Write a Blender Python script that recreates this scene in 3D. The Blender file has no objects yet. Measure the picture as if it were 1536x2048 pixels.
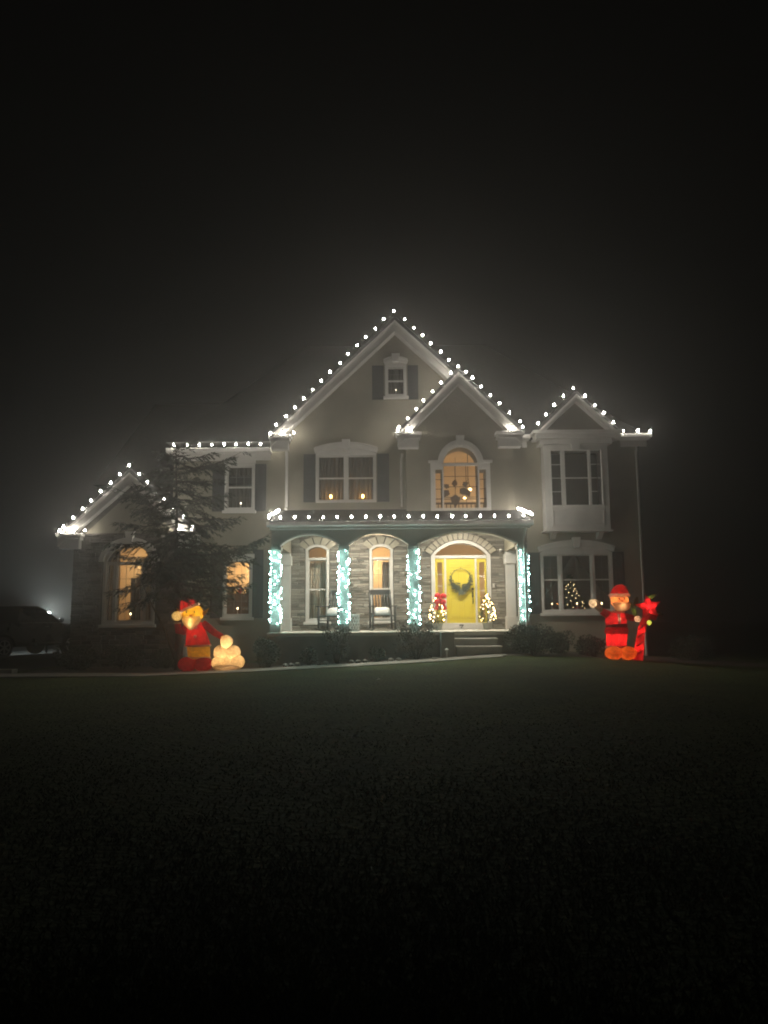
import bpy, bmesh, math, random
import numpy as np
from mathutils import Vector, Matrix
from mathutils.geometry import tessellate_polygon

random.seed(7)
rng = np.random.default_rng(7)
sc = bpy.context.scene
COL = sc.collection
PI = math.pi

# ------------------------------------------------------------------ camera
PITCH, ROLL, FPX, EYE = math.radians(7.4), math.radians(-0.5), 1540.0, 1.5
cd = bpy.data.cameras.new('camera')
cam = bpy.data.objects.new('camera', cd)
COL.objects.link(cam)
CAMROT = Matrix.Rotation(PI / 2 + PITCH, 3, 'X') @ Matrix.Rotation(ROLL, 3, 'Z')
cam.matrix_world = Matrix.Translation((0, 0, EYE)) @ CAMROT.to_4x4()
cd.sensor_fit = 'HORIZONTAL'
cd.sensor_width = 36.0
cd.lens = 36.0 * FPX / 1536.0
cd.clip_start, cd.clip_end = 0.1, 1000
sc.camera = cam

# ------------------------------------------------------------------ world (foggy night), exposure
w = bpy.data.worlds.new('World')
sc.world = w
w.use_nodes = True
bg = w.node_tree.nodes['Background']
bg.inputs['Color'].default_value = (1.0, 0.93, 0.8, 1)
bg.inputs['Strength'].default_value = 0.0012
sc.view_settings.view_transform = 'Standard'
sc.view_settings.look = 'None'
sc.view_settings.exposure = 0.0
sc.view_settings.gamma = 1.0
sc.view_settings.use_curve_mapping = False

sc.render.engine = 'CYCLES'
cy = sc.cycles
cy.use_denoising = True
cy.use_light_tree = True
cy.max_bounces = 5
cy.diffuse_bounces = 3
cy.glossy_bounces = 2
cy.transmission_bounces = 3
cy.transparent_max_bounces = 16
cy.volume_bounces = 1
cy.caustics_reflective = False
cy.caustics_refractive = False
cy.sample_clamp_indirect = 2.0
cy.filter_width = 1.9

# strengths of the lights, added porch lamps included
ROOF_L, NET_L, WARM_L, ADDED_PORCH_L = 195.0, 72.0, 26.0, 800.0
FOG, FOG_G = 0.0086, 0.83

# ------------------------------------------------------------------ helpers
def px(x, y, Y):
    """a pixel of the photograph read as a point on the depth plane Y"""
    d = CAMROT @ Vector(((x - 768) / FPX, (1024 - y) / FPX, -1))
    t = Y / d.y
    return Vector((d.x * t, Y, EYE + d.z * t))

GX = [-80, -12, -6, -3.2, -1, 1, 3, 5, 6.5, 8.5, 10, 14, 80]
GZ = [0, -.02, -.04, .05, .14, .23, .34, .3, .2, .07, -.03, -.08, -.1]
def gz(x, y):
    b = np.interp(x, GX, GZ)
    t = np.clip((np.asarray(y) - 5.0) / 14.5, 0, 1)
    return b * t * t * (3 - 2 * t)

def g(x, y):
    return float(gz(x, y))

ORG = {}

def setp(o, label=None, cat=None, group=None, kind=None):
    if label: o['label'] = label
    if cat: o['category'] = cat
    if group: o['group'] = group
    if kind: o['kind'] = kind
    return o

def thing(name, label, cat, loc=(0, 0, 0), group=None):
    o = bpy.data.objects.new(name, None)
    o.empty_display_size = 0.2
    COL.objects.link(o)
    o.location = loc
    ORG[o] = Vector(loc)
    return setp(o, label, cat, group)

class MB:
    def __init__(s): s.v = []; s.f = []
    def add(s, vs, fs):
        n = len(s.v)
        s.v.extend([tuple(v) for v in vs])
        s.f.extend([tuple(i + n for i in f) for f in fs])
        return s
    def box(s, x0, x1, y0, y1, z0, z1):
        return s.add([(x0,y0,z0),(x1,y0,z0),(x1,y1,z0),(x0,y1,z0),(x0,y0,z1),(x1,y0,z1),(x1,y1,z1),(x0,y1,z1)],
                     [(0,3,2,1),(4,5,6,7),(0,1,5,4),(1,2,6,5),(2,3,7,6),(3,0,4,7)])
    def prism(s, poly, a0, a1, holes=(), ax='y'):
        """polygon (u,v) extruded from a0 to a1: ax y -> (u,a,v); x -> (a,u,v); z -> (u,v,a)"""
        fn = {'y': lambda u, v, a: (u, a, v), 'x': lambda u, v, a: (a, u, v), 'z': lambda u, v, a: (u, v, a)}[ax]
        loops = [list(poly)] + [list(h) for h in holes]
        flat = [p for l in loops for p in l]
        tris = tessellate_polygon([[Vector((p[0], p[1], 0)) for p in l] for l in loops])
        n = len(flat)
        vs = [fn(p[0], p[1], a0) for p in flat] + [fn(p[0], p[1], a1) for p in flat]
        fs = [tuple(t) for t in tris] + [tuple(i + n for i in reversed(t)) for t in tris]
        k = 0
        for l in loops:
            m = len(l)
            for i in range(m):
                j = (i + 1) % m
                fs.append((k + i, k + j, n + k + j, n + k + i))
            k += m
        return s.add(vs, fs)
    def loft(s, rings, cap=True, closed=True):
        n = len(rings[0]); vs = [p for r in rings for p in r]; fs = []
        for i in range(len(rings) - 1):
            for j in range(n if closed else n - 1):
                k = (j + 1) % n
                fs.append((i*n+j, i*n+k, (i+1)*n+k, (i+1)*n+j))
        if cap:
            fs.append(tuple(range(n - 1, -1, -1))); fs.append(tuple((len(rings)-1)*n + j for j in range(n)))
        return s.add(vs, fs)
    def tube(s, pts, r, n=8, cap=True, flat=1.0):
        pts = [Vector(p) for p in pts]
        rr = r if isinstance(r, (list, tuple)) else [r] * len(pts)
        rings = []
        up = Vector((0.13, 0.31, 0.94)).normalized()
        for i, p in enumerate(pts):
            t = (pts[min(i+1, len(pts)-1)] - pts[max(i-1, 0)])
            if t.length < 1e-9: t = Vector((0, 0, 1))
            t.normalize()
            a = up.cross(t)
            if a.length < 1e-3: a = Vector((1, 0, 0)).cross(t)
            a.normalize(); b = t.cross(a)
            rings.append([p + (a * math.cos(2*PI*k/n) * flat + b * math.sin(2*PI*k/n)) * rr[i] for k in range(n)])
        return s.loft(rings, cap)
    def ball(s, c, r, nu=12, nv=8):
        if not isinstance(r, (tuple, list)): r = (r, r, r)
        vs = [(c[0], c[1], c[2] - r[2])]
        for i in range(1, nv):
            a = -PI/2 + PI*i/nv
            for j in range(nu):
                b = 2*PI*j/nu
                vs.append((c[0]+r[0]*math.cos(a)*math.cos(b), c[1]+r[1]*math.cos(a)*math.sin(b), c[2]+r[2]*math.sin(a)))
        vs.append((c[0], c[1], c[2] + r[2]))
        fs = [(0, 1+(j+1) % nu, 1+j) for j in range(nu)]
        for i in range(nv - 2):
            for j in range(nu):
                k = (j+1) % nu
                fs.append((1+i*nu+j, 1+i*nu+k, 1+(i+1)*nu+k, 1+(i+1)*nu+j))
        b0 = 1+(nv-2)*nu
        fs += [(b0+j, b0+(j+1) % nu, len(vs)-1) for j in range(nu)]
        return s.add(vs, fs)
    def lathe(s, c, prof, n=12):
        return s.loft([[(c[0]+r*math.cos(2*PI*k/n), c[1]+r*math.sin(2*PI*k/n), c[2]+z) for k in range(n)] for r, z in prof])
    def leaf(s, c, d, up, L, W):
        c = Vector(c); d = Vector(d).normalized(); a = d.cross(Vector(up))
        if a.length < 1e-4: a = Vector((1, 0, 0))
        a.normalize()
        return s.add([c, c + d*L*.45 + a*W*.5, c + d*L, c + d*L*.45 - a*W*.5], [(0, 1, 2, 3)])
    def mesh(s, name, mats, smooth=False, recalc=True, off=Vector((0, 0, 0))):
        me = bpy.data.meshes.new(name)
        vs = s.v if off.length == 0 else [(v[0]-off.x, v[1]-off.y, v[2]-off.z) for v in s.v]
        me.from_pydata(vs, [], s.f)
        if recalc and len(s.f) < 6000:
            bm = bmesh.new(); bm.from_mesh(me)
            bmesh.ops.recalc_face_normals(bm, faces=bm.faces)
            bm.to_mesh(me); bm.free()
        for m in (mats if isinstance(mats, (list, tuple)) else [mats]): me.materials.append(m)
        if smooth:
            me.polygons.foreach_set('use_smooth', [True] * len(me.polygons))
        me.update()
        return me
    def build(s, name, mat, parent=None, smooth=False, kind=None, bevel=0, recalc=True):
        off = ORG.get(parent, Vector((0, 0, 0))) if parent else Vector((0, 0, 0))
        o = bpy.data.objects.new(name, s.mesh(name, mat, smooth, recalc, off))
        COL.objects.link(o)
        if parent: o.parent = parent
        ORG[o] = off
        if kind: o['kind'] = kind
        if bevel:
            b = o.modifiers.new('bevel', 'BEVEL'); b.width = bevel; b.segments = 2; b.limit_method = 'ANGLE'
        return o

def place(name, me, parent, loc, rot=None, scale=None):
    """a piece that shares its mesh data with its likes"""
    o = bpy.data.objects.new(name, me)
    COL.objects.link(o)
    o.parent = parent
    o.location = Vector(loc) - ORG.get(parent, Vector((0, 0, 0)))
    if rot: o.rotation_euler = rot
    if scale: o.scale = scale
    ORG[o] = Vector(loc)
    return o

def copy_thing(root, loc, rotz, label):
    r = root.copy(); COL.objects.link(r); r.location = loc; r.rotation_euler = (0, 0, rotz); r['label'] = label
    for ch in list(root.children):
        c = ch.copy(); COL.objects.link(c); c.parent = r
        for gch in list(ch.children):
            d = gch.copy(); COL.objects.link(d); d.parent = c
    ORG[r] = Vector(loc)
    return r

def lamp(name, loc, power, color, r=0.05):
    l = bpy.data.lights.new(name, 'POINT'); l.energy = power * (3.2 if name == 'inflatable_lamp' else 1.0); l.color = color; l.shadow_soft_size = r
    o = bpy.data.objects.new(name, l); COL.objects.link(o); o.location = loc
    return o

# ------------------------------------------------------------------ materials
def nodes(name):
    m = bpy.data.materials.new(name); m.use_nodes = True
    nt = m.node_tree
    return m, nt, nt.nodes['Principled BSDF'], nt.nodes['Material Output']

def mat(name, col, rough=0.6, var=0.15, scale=6.0, bump=0.0, bscale=40.0, metal=0.0, rnd=0.0, island=0.0, stretch=(1, 1, 1), spec=0.4):
    m, nt, b, out = nodes(name)
    N = nt.nodes.new; L = nt.links.new
    b.inputs['Roughness'].default_value = rough
    b.inputs['Metallic'].default_value = metal
    b.inputs['Specular IOR Level'].default_value = spec
    tc = N('ShaderNodeTexCoord'); mp = N('ShaderNodeMapping'); mp.inputs['Scale'].default_value = stretch
    L(tc.outputs['Object'], mp.inputs['Vector'])
    nz = N('ShaderNodeTexNoise'); nz.inputs['Scale'].default_value = scale; nz.inputs['Detail'].default_value = 6
    L(mp.outputs['Vector'], nz.inputs['Vector'])
    r = N('ShaderNodeMapRange'); r.inputs['From Min'].default_value = .3; r.inputs['From Max'].default_value = .7
    r.inputs['To Min'].default_value = 1 - var; r.inputs['To Max'].default_value = 1 + var
    L(nz.outputs['Fac'], r.inputs['Value'])
    fac = r.outputs['Result']
    if rnd or island:
        if rnd:
            src = N('ShaderNodeObjectInfo').outputs['Random']; amt = rnd
        else:
            src = N('ShaderNodeNewGeometry').outputs['Random Per Island']; amt = island
        r2 = N('ShaderNodeMapRange'); r2.inputs['To Min'].default_value = 1 - amt; r2.inputs['To Max'].default_value = 1 + amt
        L(src, r2.inputs['Value'])
        mu = N('ShaderNodeMath'); mu.operation = 'MULTIPLY'
        L(fac, mu.inputs[0]); L(r2.outputs['Result'], mu.inputs[1]); fac = mu.outputs[0]
    vm = N('ShaderNodeVectorMath'); vm.operation = 'SCALE'; vm.inputs[0].default_value = col
    L(fac, vm.inputs['Scale']); L(vm.outputs[0], b.inputs['Base Color'])
    if bump:
        n2 = N('ShaderNodeTexNoise'); n2.inputs['Scale'].default_value = bscale; n2.inputs['Detail'].default_value = 4
        L(mp.outputs['Vector'], n2.inputs['Vector'])
        bp = N('ShaderNodeBump'); bp.inputs['Strength'].default_value = bump; bp.inputs['Distance'].default_value = 0.02
        L(n2.outputs['Fac'], bp.inputs['Height']); L(bp.outputs['Normal'], b.inputs['Normal'])
    return m

def emit(name, col, strength):
    m, nt, b, out = nodes(name)
    b.inputs['Base Color'].default_value = (.8, .8, .8, 1)
    b.inputs['Emission Color'].default_value = (*col, 1)
    b.inputs['Emission Strength'].default_value = strength
    return m

def fabric(name, col, trans=0.6, thru=0.28):
    """thin translucent nylon of an inflatable, lit from inside by its lamps"""
    m, nt, b, out = nodes(name)
    N = nt.nodes.new; L = nt.links.new
    nz = N('ShaderNodeTexNoise'); nz.inputs['Scale'].default_value = 5.0; nz.inputs['Detail'].default_value = 5
    r = N('ShaderNodeMapRange'); r.inputs['From Min'].default_value = .3; r.inputs['From Max'].default_value = .7
    r.inputs['To Min'].default_value = .62; r.inputs['To Max'].default_value = 1.12
    L(nz.outputs['Fac'], r.inputs['Value'])
    vm = N('ShaderNodeVectorMath'); vm.operation = 'SCALE'; vm.inputs[0].default_value = col
    L(r.outputs['Result'], vm.inputs['Scale'])
    d = N('ShaderNodeBsdfDiffuse'); t = N('ShaderNodeBsdfTranslucent'); mx = N('ShaderNodeMixShader')
    mx.inputs['Fac'].default_value = trans
    bp = N('ShaderNodeBump'); bp.inputs['Strength'].default_value = .5; bp.inputs['Distance'].default_value = .03
    L(nz.outputs['Fac'], bp.inputs['Height'])
    for n in (d, t): L(vm.outputs[0], n.inputs['Color']); L(bp.outputs['Normal'], n.inputs['Normal'])
    tp = N('ShaderNodeBsdfTransparent'); m2 = N('ShaderNodeMixShader'); m2.inputs['Fac'].default_value = thru
    L(vm.outputs[0], tp.inputs['Color'])
    L(d.outputs[0], mx.inputs[1]); L(t.outputs[0], mx.inputs[2])
    L(mx.outputs[0], m2.inputs[1]); L(tp.outputs[0], m2.inputs[2]); L(m2.outputs[0], out.inputs['Surface'])
    nt.nodes.remove(b)
    return m

def glass(name, refl=0.1, tint=(1, 1, 1), rough=0.02):
    m, nt, b, out = nodes(name)
    N = nt.nodes.new; L = nt.links.new
    t = N('ShaderNodeBsdfTransparent'); t.inputs['Color'].default_value = (*tint, 1)
    gl = N('ShaderNodeBsdfGlossy'); gl.inputs['Roughness'].default_value = rough
    fr = N('ShaderNodeLayerWeight'); fr.inputs['Blend'].default_value = refl + .12
    mx = N('ShaderNodeMixShader')
    L(fr.outputs['Fresnel'], mx.inputs['Fac']); L(t.outputs[0], mx.inputs[1]); L(gl.outputs[0], mx.inputs[2])
    L(mx.outputs[0], out.inputs['Surface'])
    nt.nodes.remove(b)
    return m

def sheer(name, col, fac):
    m, nt, b, out = nodes(name)
    N = nt.nodes.new; L = nt.links.new
    d = N('ShaderNodeBsdfDiffuse'); t = N('ShaderNodeBsdfTranslucent'); p = N('ShaderNodeBsdfTransparent')
    for n in (d, t): n.inputs['Color'].default_value = (*col, 1)
    a = N('ShaderNodeMixShader'); a.inputs['Fac'].default_value = .5
    L(d.outputs[0], a.inputs[1]); L(t.outputs[0], a.inputs[2])
    c = N('ShaderNodeMixShader'); c.inputs['Fac'].default_value = fac
    L(p.outputs[0], c.inputs[1]); L(a.outputs[0], c.inputs[2]); L(c.outputs[0], out.inputs['Surface'])
    nt.nodes.remove(b)
    return m

M = dict(
    stucco=mat('stucco', (.31, .288, .222), .9, .16, .9, .7, 45),
    grille=mat('grey_muntin', (.22, .21, .19), .5, .08, 4),
    trim=mat('white_trim_paint', (.72, .70, .66), .45, .07, 2.5, .05, 30),
    header=mat('porch_header_paint', (.46, .45, .41), .7, .08, 2.0, .1, 50),
    shutter=mat('charcoal_shutter_paint', (.055, .06, .062), .45, .12, 4),
    shingle=mat('dark_roof_shingle', (.035, .034, .033), .9, .35, 9, .5, 20, stretch=(1, 1, 4)),
    stone=mat('ledge_stone', (.30, .275, .235), .85, .22, 9, .7, 26, rnd=.42),
    stone_i=mat('ledge_stone_small', (.27, .25, .215), .85, .22, 9, .7, 26, island=.42),
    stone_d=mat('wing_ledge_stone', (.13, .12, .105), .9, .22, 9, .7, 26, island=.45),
    mortar=mat('mortar', (.12, .112, .10), .95, .2, 12, .4, 60),
    vouss=mat('cast_stone', (.46, .42, .34), .85, .12, 7, .3, 50, rnd=.12),
    tread=mat('lit_tread_concrete', (.66, .63, .56), .8, .1, 3, .2, 60),  # paler than the steps: bulb light on the edges put into the colour
    concrete=mat('concrete', (.40, .385, .35), .85, .15, 3, .25, 60),
    walk=mat('walkway_concrete', (.33, .32, .28), .9, .16, 2.5, .3, 60),
    drive=mat('driveway_asphalt', (.05, .05, .048), .85, .25, 3, .4, 80),
    founda=mat('foundation_paint', (.30, .29, .265), .85, .12, 2.5, .25, 50),
    door=mat('yellow_door_paint', (.78, .64, .07), .38, .04, 2),
    black=mat('black_metal', (.02, .02, .02), .35, .1, 8, metal=.6),
    chair=mat('dark_chair_paint', (.055, .056, .056), .4, .15, 8),
    pillow=mat('white_pillow_cloth', (.78, .77, .74), .9, .05, 6, .3, 18),
    lattice=mat('white_wicker', (.75, .75, .72), .6, .05, 8),
    bark=mat('tree_bark', (.055, .045, .035), .95, .35, 12, .8, 30, stretch=(1, 1, .3)),
    needle=mat('conifer_needles', (.036, .050, .028), .7, .3, 4, island=.45),
    shrubm=mat('shrub_leaves', (.042, .06, .034), .6, .3, 4, island=.5),
    shrubr=mat('russet_shrub_leaves', (.085, .075, .05), .6, .3, 4, island=.5),
    topi=mat('topiary_needles', (.06, .085, .03), .7, .3, 6, island=.4),
    wreath=mat('grey_green_wreath_leaves', (.10, .125, .085), .7, .3, 6, island=.4),
    twig=mat('brown_twig', (.10, .07, .045), .9, .2, 10),
    bow=mat('red_ribbon', (.85, .025, .035), .45, .1, 8),
    pot=mat('pale_planter', (.55, .54, .50), .7, .1, 5),
    mulch=mat('bark_mulch', (.055, .042, .032), .95, .5, 25, 1.0, 40),
    edge=mat('pale_edging_stone', (.42, .41, .38), .85, .25, 9, .5, 25, island=.3),
    cable=mat('dark_cord', (.03, .035, .03), .6, .1, 8),
    nwire=mat('white_cord', (.5, .55, .53), .5, .1, 8),
    car=mat('dark_truck_paint', (.018, .020, .024), .18, .1, 2, spec=.6),
    tyre=mat('tyre_rubber', (.018, .018, .018), .85, .1, 10),
    rim=mat('alloy_rim', (.42, .42, .42), .3, .1, 6, metal=.9),
    chrome=mat('chrome', (.75, .75, .75), .12, .05, 6, metal=1.0),
    room=mat('warm_room_paint', (.62, .50, .33), .9, .05, 1.5),
    room_unlit=mat('unlit_room_shade', (.32, .30, .26), .9, .08, 1.5),  # darker colour stands in for the shade of unlit rooms
    drape=mat('dark_drape', (.16, .145, .12), .9, .12, 5, stretch=(6, 1, .4)),
    cream=mat('cream_drape', (.58, .50, .38), .9, .08, 5, stretch=(6, 1, .4)),
    wood=mat('dark_wood', (.08, .045, .025), .5, .25, 5, stretch=(1, 1, .2)),
    pane=glass('window_glass', .10),
    carglass=glass('tinted_car_glass', .3, (.25, .27, .27)),
    sheer=sheer('sheer_curtain', (.55, .53, .48), .75),
    bulb=emit('white_bulb_glow', (1.0, .93, .82), ROOF_L),
    teal=emit('icy_bulb_glow', (.50, .97, .91), NET_L),
    warm=emit('warm_bulb_glow', (1.0, .68, .30), WARM_L),
    flame=emit('candle_bulb_glow', (1.0, .72, .40), 14.0),
    pale=emit('pale_candle_glow', (1.0, .86, .66), 9.0),
    amber=emit('amber_candle_glow', (1.0, .50, .12), 45.0),
    globe=emit('chandelier_glow', (1.0, .66, .30), 9.0),
    porch=emit('added_porch_lamp_glow', (1.0, .90, .74), ADDED_PORCH_L),  # for the unseen lamps added over the porch
    lantern=emit('added_lantern_glow', (.90, 1.0, .97), 600.0),  # for the lantern added to make the glare
    ydrop=emit('yellow_lamp_glow', (.85, .85, .10), 1.1),
    red=fabric('red_nylon', (.86, .03, .045)),
    white=fabric('white_nylon', (.85, .72, .56)),
    fur=fabric('white_plush_trim', (.95, .85, .72), .5, .35),
    yellow=fabric('yellow_nylon', (.92, .62, .06)),
    skin=fabric('peach_nylon', (.92, .42, .17)),
    orange=fabric('orange_nylon', (.92, .25, .04)),
    dkred=fabric('dark_red_nylon', (.50, .02, .03), .45),
    green=fabric('green_nylon', (.17, .24, .06), .5),
    ink=mat('black_print', (.01, .01, .01), .7, .05, 5),
)

# ================================================================== SETTING
def grid_sheet(name, xs, ys, zoff, m, kind='structure', keep=None):
    X, Y = np.meshgrid(xs, ys); Z = gz(X, Y) + zoff
    mb = MB(); nx = len(xs)
    vs = np.stack([X.ravel(), Y.ravel(), Z.ravel()], 1)
    fs = [(j*nx+i, j*nx+i+1, (j+1)*nx+i+1, (j+1)*nx+i) for j in range(len(ys)-1) for i in range(nx-1)]
    mb.add(vs, fs)
    o = mb.build(name, m, smooth=True, recalc=False); o['kind'] = kind
    return o

def lawn_material():
    m, nt, b, out = nodes('lawn_grass')
    N = nt.nodes.new; L = nt.links.new
    b.inputs['Roughness'].default_value = .9
    b.inputs['Specular IOR Level'].default_value = .15
    tc = N('ShaderNodeTexCoord')
    n1 = N('ShaderNodeTexNoise'); n1.inputs['Scale'].default_value = 1.1; n1.inputs['Detail'].default_value = 8
    n2 = N('ShaderNodeTexNoise'); n2.inputs['Scale'].default_value = 14; n2.inputs['Detail'].default_value = 6
    for n in (n1, n2): L(tc.outputs['Object'], n.inputs['Vector'])
    mx = N('ShaderNodeMath'); mx.operation = 'MULTIPLY'
    L(n1.outputs['Fac'], mx.inputs[0]); L(n2.outputs['Fac'], mx.inputs[1])
    cr = N('ShaderNodeValToRGB')
    cr.color_ramp.elements[0].position = .1; cr.color_ramp.elements[0].color = (.022, .038, .008, 1)
    cr.color_ramp.elements[1].position = .42; cr.color_ramp.elements[1].color = (.068, .096, .024, 1)
    L(mx.outputs[0], cr.inputs['Fac']); L(cr.outputs['Color'], b.inputs['Base Color'])
    bp = N('ShaderNodeBump'); bp.inputs['Strength'].default_value = 1; bp.inputs['Distance'].default_value = .06
    L(n2.outputs['Fac'], bp.inputs['Height']); L(bp.outputs['Normal'], b.inputs['Normal'])
    return m
M['lawn'] = lawn_material()
M['blade'] = mat('grass_blade', (.052, .078, .019), .8, .3, 1.0, island=.2)

xs = np.concatenate([np.linspace(-75, -14, 14), np.linspace(-13, 13, 79), np.linspace(14, 75, 14)])
ys = np.concatenate([np.linspace(-8, 4, 5), np.linspace(5, 24, 58), np.linspace(26, 95, 16)])
grid_sheet('lawn', xs, ys, 0.0, M['lawn'])

# front bed of mulch between the walkway and the house
grid_sheet('mulch_bed', np.linspace(-9.6, 10.5, 90), np.linspace(20.3, 23.2, 14), 0.010, M['mulch'])

def ribbon(name, pts, width, zoff, m, kind='structure', n=60):
    P = np.array(pts, float); t = np.linspace(0, 1, len(P)); tt = np.linspace(0, 1, n)
    X = np.interp(tt, t, P[:, 0]); Y = np.interp(tt, t, P[:, 1])
    for _ in range(6):
        Y[1:-1] = (Y[:-2] + Y[1:-1] * 2 + Y[2:]) / 4; X[1:-1] = (X[:-2] + X[1:-1] * 2 + X[2:]) / 4
    dx = np.gradient(X); dy = np.gradient(Y); l = np.hypot(dx, dy); nx, ny = -dy / l, dx / l
    mb = MB(); rings = []
    for i in range(n):
        a = (X[i] + nx[i]*width/2, Y[i] + ny[i]*width/2); b = (X[i] - nx[i]*width/2, Y[i] - ny[i]*width/2)
        za, zb = g(*a) + zoff, g(*b) + zoff
        rings.append([(a[0], a[1], za-.12), (a[0], a[1], za), (b[0], b[1], zb), (b[0], b[1], zb-.12)])
    mb.loft(rings)
    o = mb.build(name, m); o['kind'] = kind
    return o
ribbon('walkway', [(-10.6, 19.9), (-6, 19.95), (-3.1, 20.0), (-1, 20.05), (1.0, 20.2), (2.0, 20.3), (3.0, 20.35)], 1.05, .022, M['walk'])
mb = MB()
for i in range(6):
    x0 = 1.55 + i*.27; x1 = x0 + .27
    y0, y1 = 20.2, 20.80
    z = [g(x0, y0)+.030, g(x1, y0)+.030, g(x1, y1)+.030, g(x0, y1)+.030]
    mb.add([(x0,y0,z[0]),(x1,y0,z[1]),(x1,y1,z[2]),(x0,y1,z[3])], [(0,1,2,3)])
o = mb.build('step_landing', M['walk'], recalc=False); o['kind'] = 'structure'
mb = MB()
mb.add([(-17, 19.2, g(-17,19.2)+.014), (-10.2, 19.2, g(-10.2,19.2)+.014), (-9.5, 24, .014), (-10.0, 45, .014), (-18, 45, .014)], [(0,1,2,3,4)])
o = mb.build('driveway', M['drive'], recalc=False); o['kind'] = 'structure'
mb = MB()
mb.prism([(-12.6, 20.2), (-9.75, 20.45), (-9.7, 20.7), (-12.6, 20.55)], -.05, .10, ax='z')
o = mb.build('kerb', M['walk'], bevel=.02); o['kind'] = 'structure'

# grass blades of the lawn, shorter and sparser with distance
def blades():
    n = 110000
    Y = 3.0 + 11.0 * rng.random(n) ** 1.7
    X = (rng.random(n) - .5) * 2 * (Y * .56 + .8)
    ok = rng.random(n) < (1 - (Y - 3) / 11.0) ** .8 * np.clip((.35 + .9*(np.sin(X*1.7+1.3*np.sin(Y*1.1))*np.sin(Y*1.3+X*.4)*.5+.5)), 0, 1)
    X, Y = X[ok], Y[ok]; n = len(X)
    Z = gz(X, Y)
    h = (.016 + .028 * rng.random(n)) * (1 - .8 * (Y - 3) / 11.0); a = rng.random(n) * 2 * PI
    wd = .004 + .0011 * Y * .55
    lean = (rng.random((n, 2)) - .5) * .06
    v = np.empty((n, 3, 3))
    v[:, 0] = np.stack([X - np.cos(a)*wd, Y - np.sin(a)*wd, Z - .005], 1)
    v[:, 1] = np.stack([X + np.cos(a)*wd, Y + np.sin(a)*wd, Z - .005], 1)
    v[:, 2] = np.stack([X + lean[:, 0], Y + lean[:, 1], Z + h], 1)
    me = bpy.data.meshes.new('grass')
    me.vertices.add(n*3); me.vertices.foreach_set('co', v.ravel())
    me.loops.add(n*3); me.loops.foreach_set('vertex_index', np.arange(n*3))
    me.polygons.add(n); me.polygons.foreach_set('loop_start', np.arange(n)*3); me.polygons.foreach_set('loop_total', np.full(n, 3))
    me.materials.append(M['blade']); me.update(); me.validate()
    o = bpy.data.objects.new('grass', me); COL.objects.link(o)
    setp(o, 'short olive lawn grass sloping up to the house', 'grass', kind='stuff')
blades()

# ================================================================== HOUSE
house = thing('house', 'two storey beige stucco house with white trim, stone porch and yellow front door', 'house', (0.4, 24.0, 0.3))
YA, YB, YC, YD, YW = 23.7, 24.2, 23.1, 24.0, 23.0

def rect(x0, x1, z0, z1): return [(x0, z0), (x1, z0), (x1, z1), (x0, z1)]
def arch(x0, x1, z0, zs, rise, n=12):
    """rectangle from z0 to spring zs with an elliptical / segmental arc of that rise on top"""
    c = (x0+x1)/2; hw = (x1-x0)/2
    if rise < hw * .75:
        R = (hw*hw + rise*rise) / (2*rise); a0 = math.asin(min(1, hw/R))
        top = [(c + R*math.sin(a), zs + rise - R + R*math.cos(a)) for a in np.linspace(a0, -a0, n+1)]
    else:
        top = [(c + hw*math.cos(a), zs + rise*math.sin(a)) for a in np.linspace(0, PI, n+1)]
    return [(x0, z0), (x1, z0)] + top
def grow(poly, d):
    xs_ = [p[0] for p in poly]; zs_ = [p[1] for p in poly]
    cx, cz = (min(xs_)+max(xs_))/2, (min(zs_)+max(zs_))/2
    sx = ((max(xs_)-min(xs_))/2 + d) / ((max(xs_)-min(xs_))/2); sz = ((max(zs_)-min(zs_))/2 + d) / ((max(zs_)-min(zs_))/2)
    return [(cx+(p[0]-cx)*sx, cz+(p[1]-cz)*sz) for p in poly]

# openings (clear opening; the casing sits round it)
O_P1 = arch(-2.34, -1.78, 1.30, 3.40, .10)
O_P2 = arch(-.38, .18, 1.30, 3.40, .10)
O_DOOR = arch(1.55, 3.14, .96, 3.22, .36, 16)
O_AW = rect(-2.05, -.30, 4.95, 6.36)
O_ATT = rect(.14, .68, 8.32, 9.22)
O_ARCHBACK = rect(1.2, 3.45, 4.55, 6.55)
O_CW = arch(1.82, 2.86, 4.60, 5.95, .52, 16)
O_CS1 = rect(1.57, 1.77, 4.60, 5.78)
O_CS2 = rect(2.91, 3.11, 4.60, 5.78)
O_BU = rect(-4.98, -4.18, 4.80, 6.15)
O_BL = rect(-4.98, -4.22, 1.45, 3.12)
O_DL = rect(4.93, 7.02, 1.50, 3.22)
O_WW = arch(-8.28, -6.92, 1.30, 3.05, .50, 14)

def wall(outer, holes, y, thick, m=M['stucco']):
    return MB().prism(outer, y, y+thick, holes).build('wall', m, house)
SA = .956
def zA(x, top=10.58): return top - SA*abs(x-.39)
wall([(-3.12,-.3),(3.98,-.3),(3.98,zA(3.98)),(.39,zA(.39)),(-3.12,zA(-3.12))], [O_P1,O_P2,O_DOOR,O_AW,O_ATT,O_ARCHBACK], YA, .25)
SC = 1.03
def zC(x, top=8.68): return top - SC*abs(x-2.31)
wall([(.69,4.3),(3.96,4.3),(3.96,zC(3.96)),(2.31,zC(2.31)),(.69,zC(.69))], [O_CW,O_CS1,O_CS2], YC, .597)
wall(rect(3.985, 8.06, -.3, 6.95), [O_DL], YD, .25)
wall(rect(-6.7, -3.12, -.3, 6.72), [O_BU, O_BL], YB, .25)
wall([(-9.3,-.3),(-5.94,-.3),(-5.94,4.05),(-7.61,5.62),(-9.3,4.05)], [O_WW], YW, .25, M['mortar'])
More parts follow.
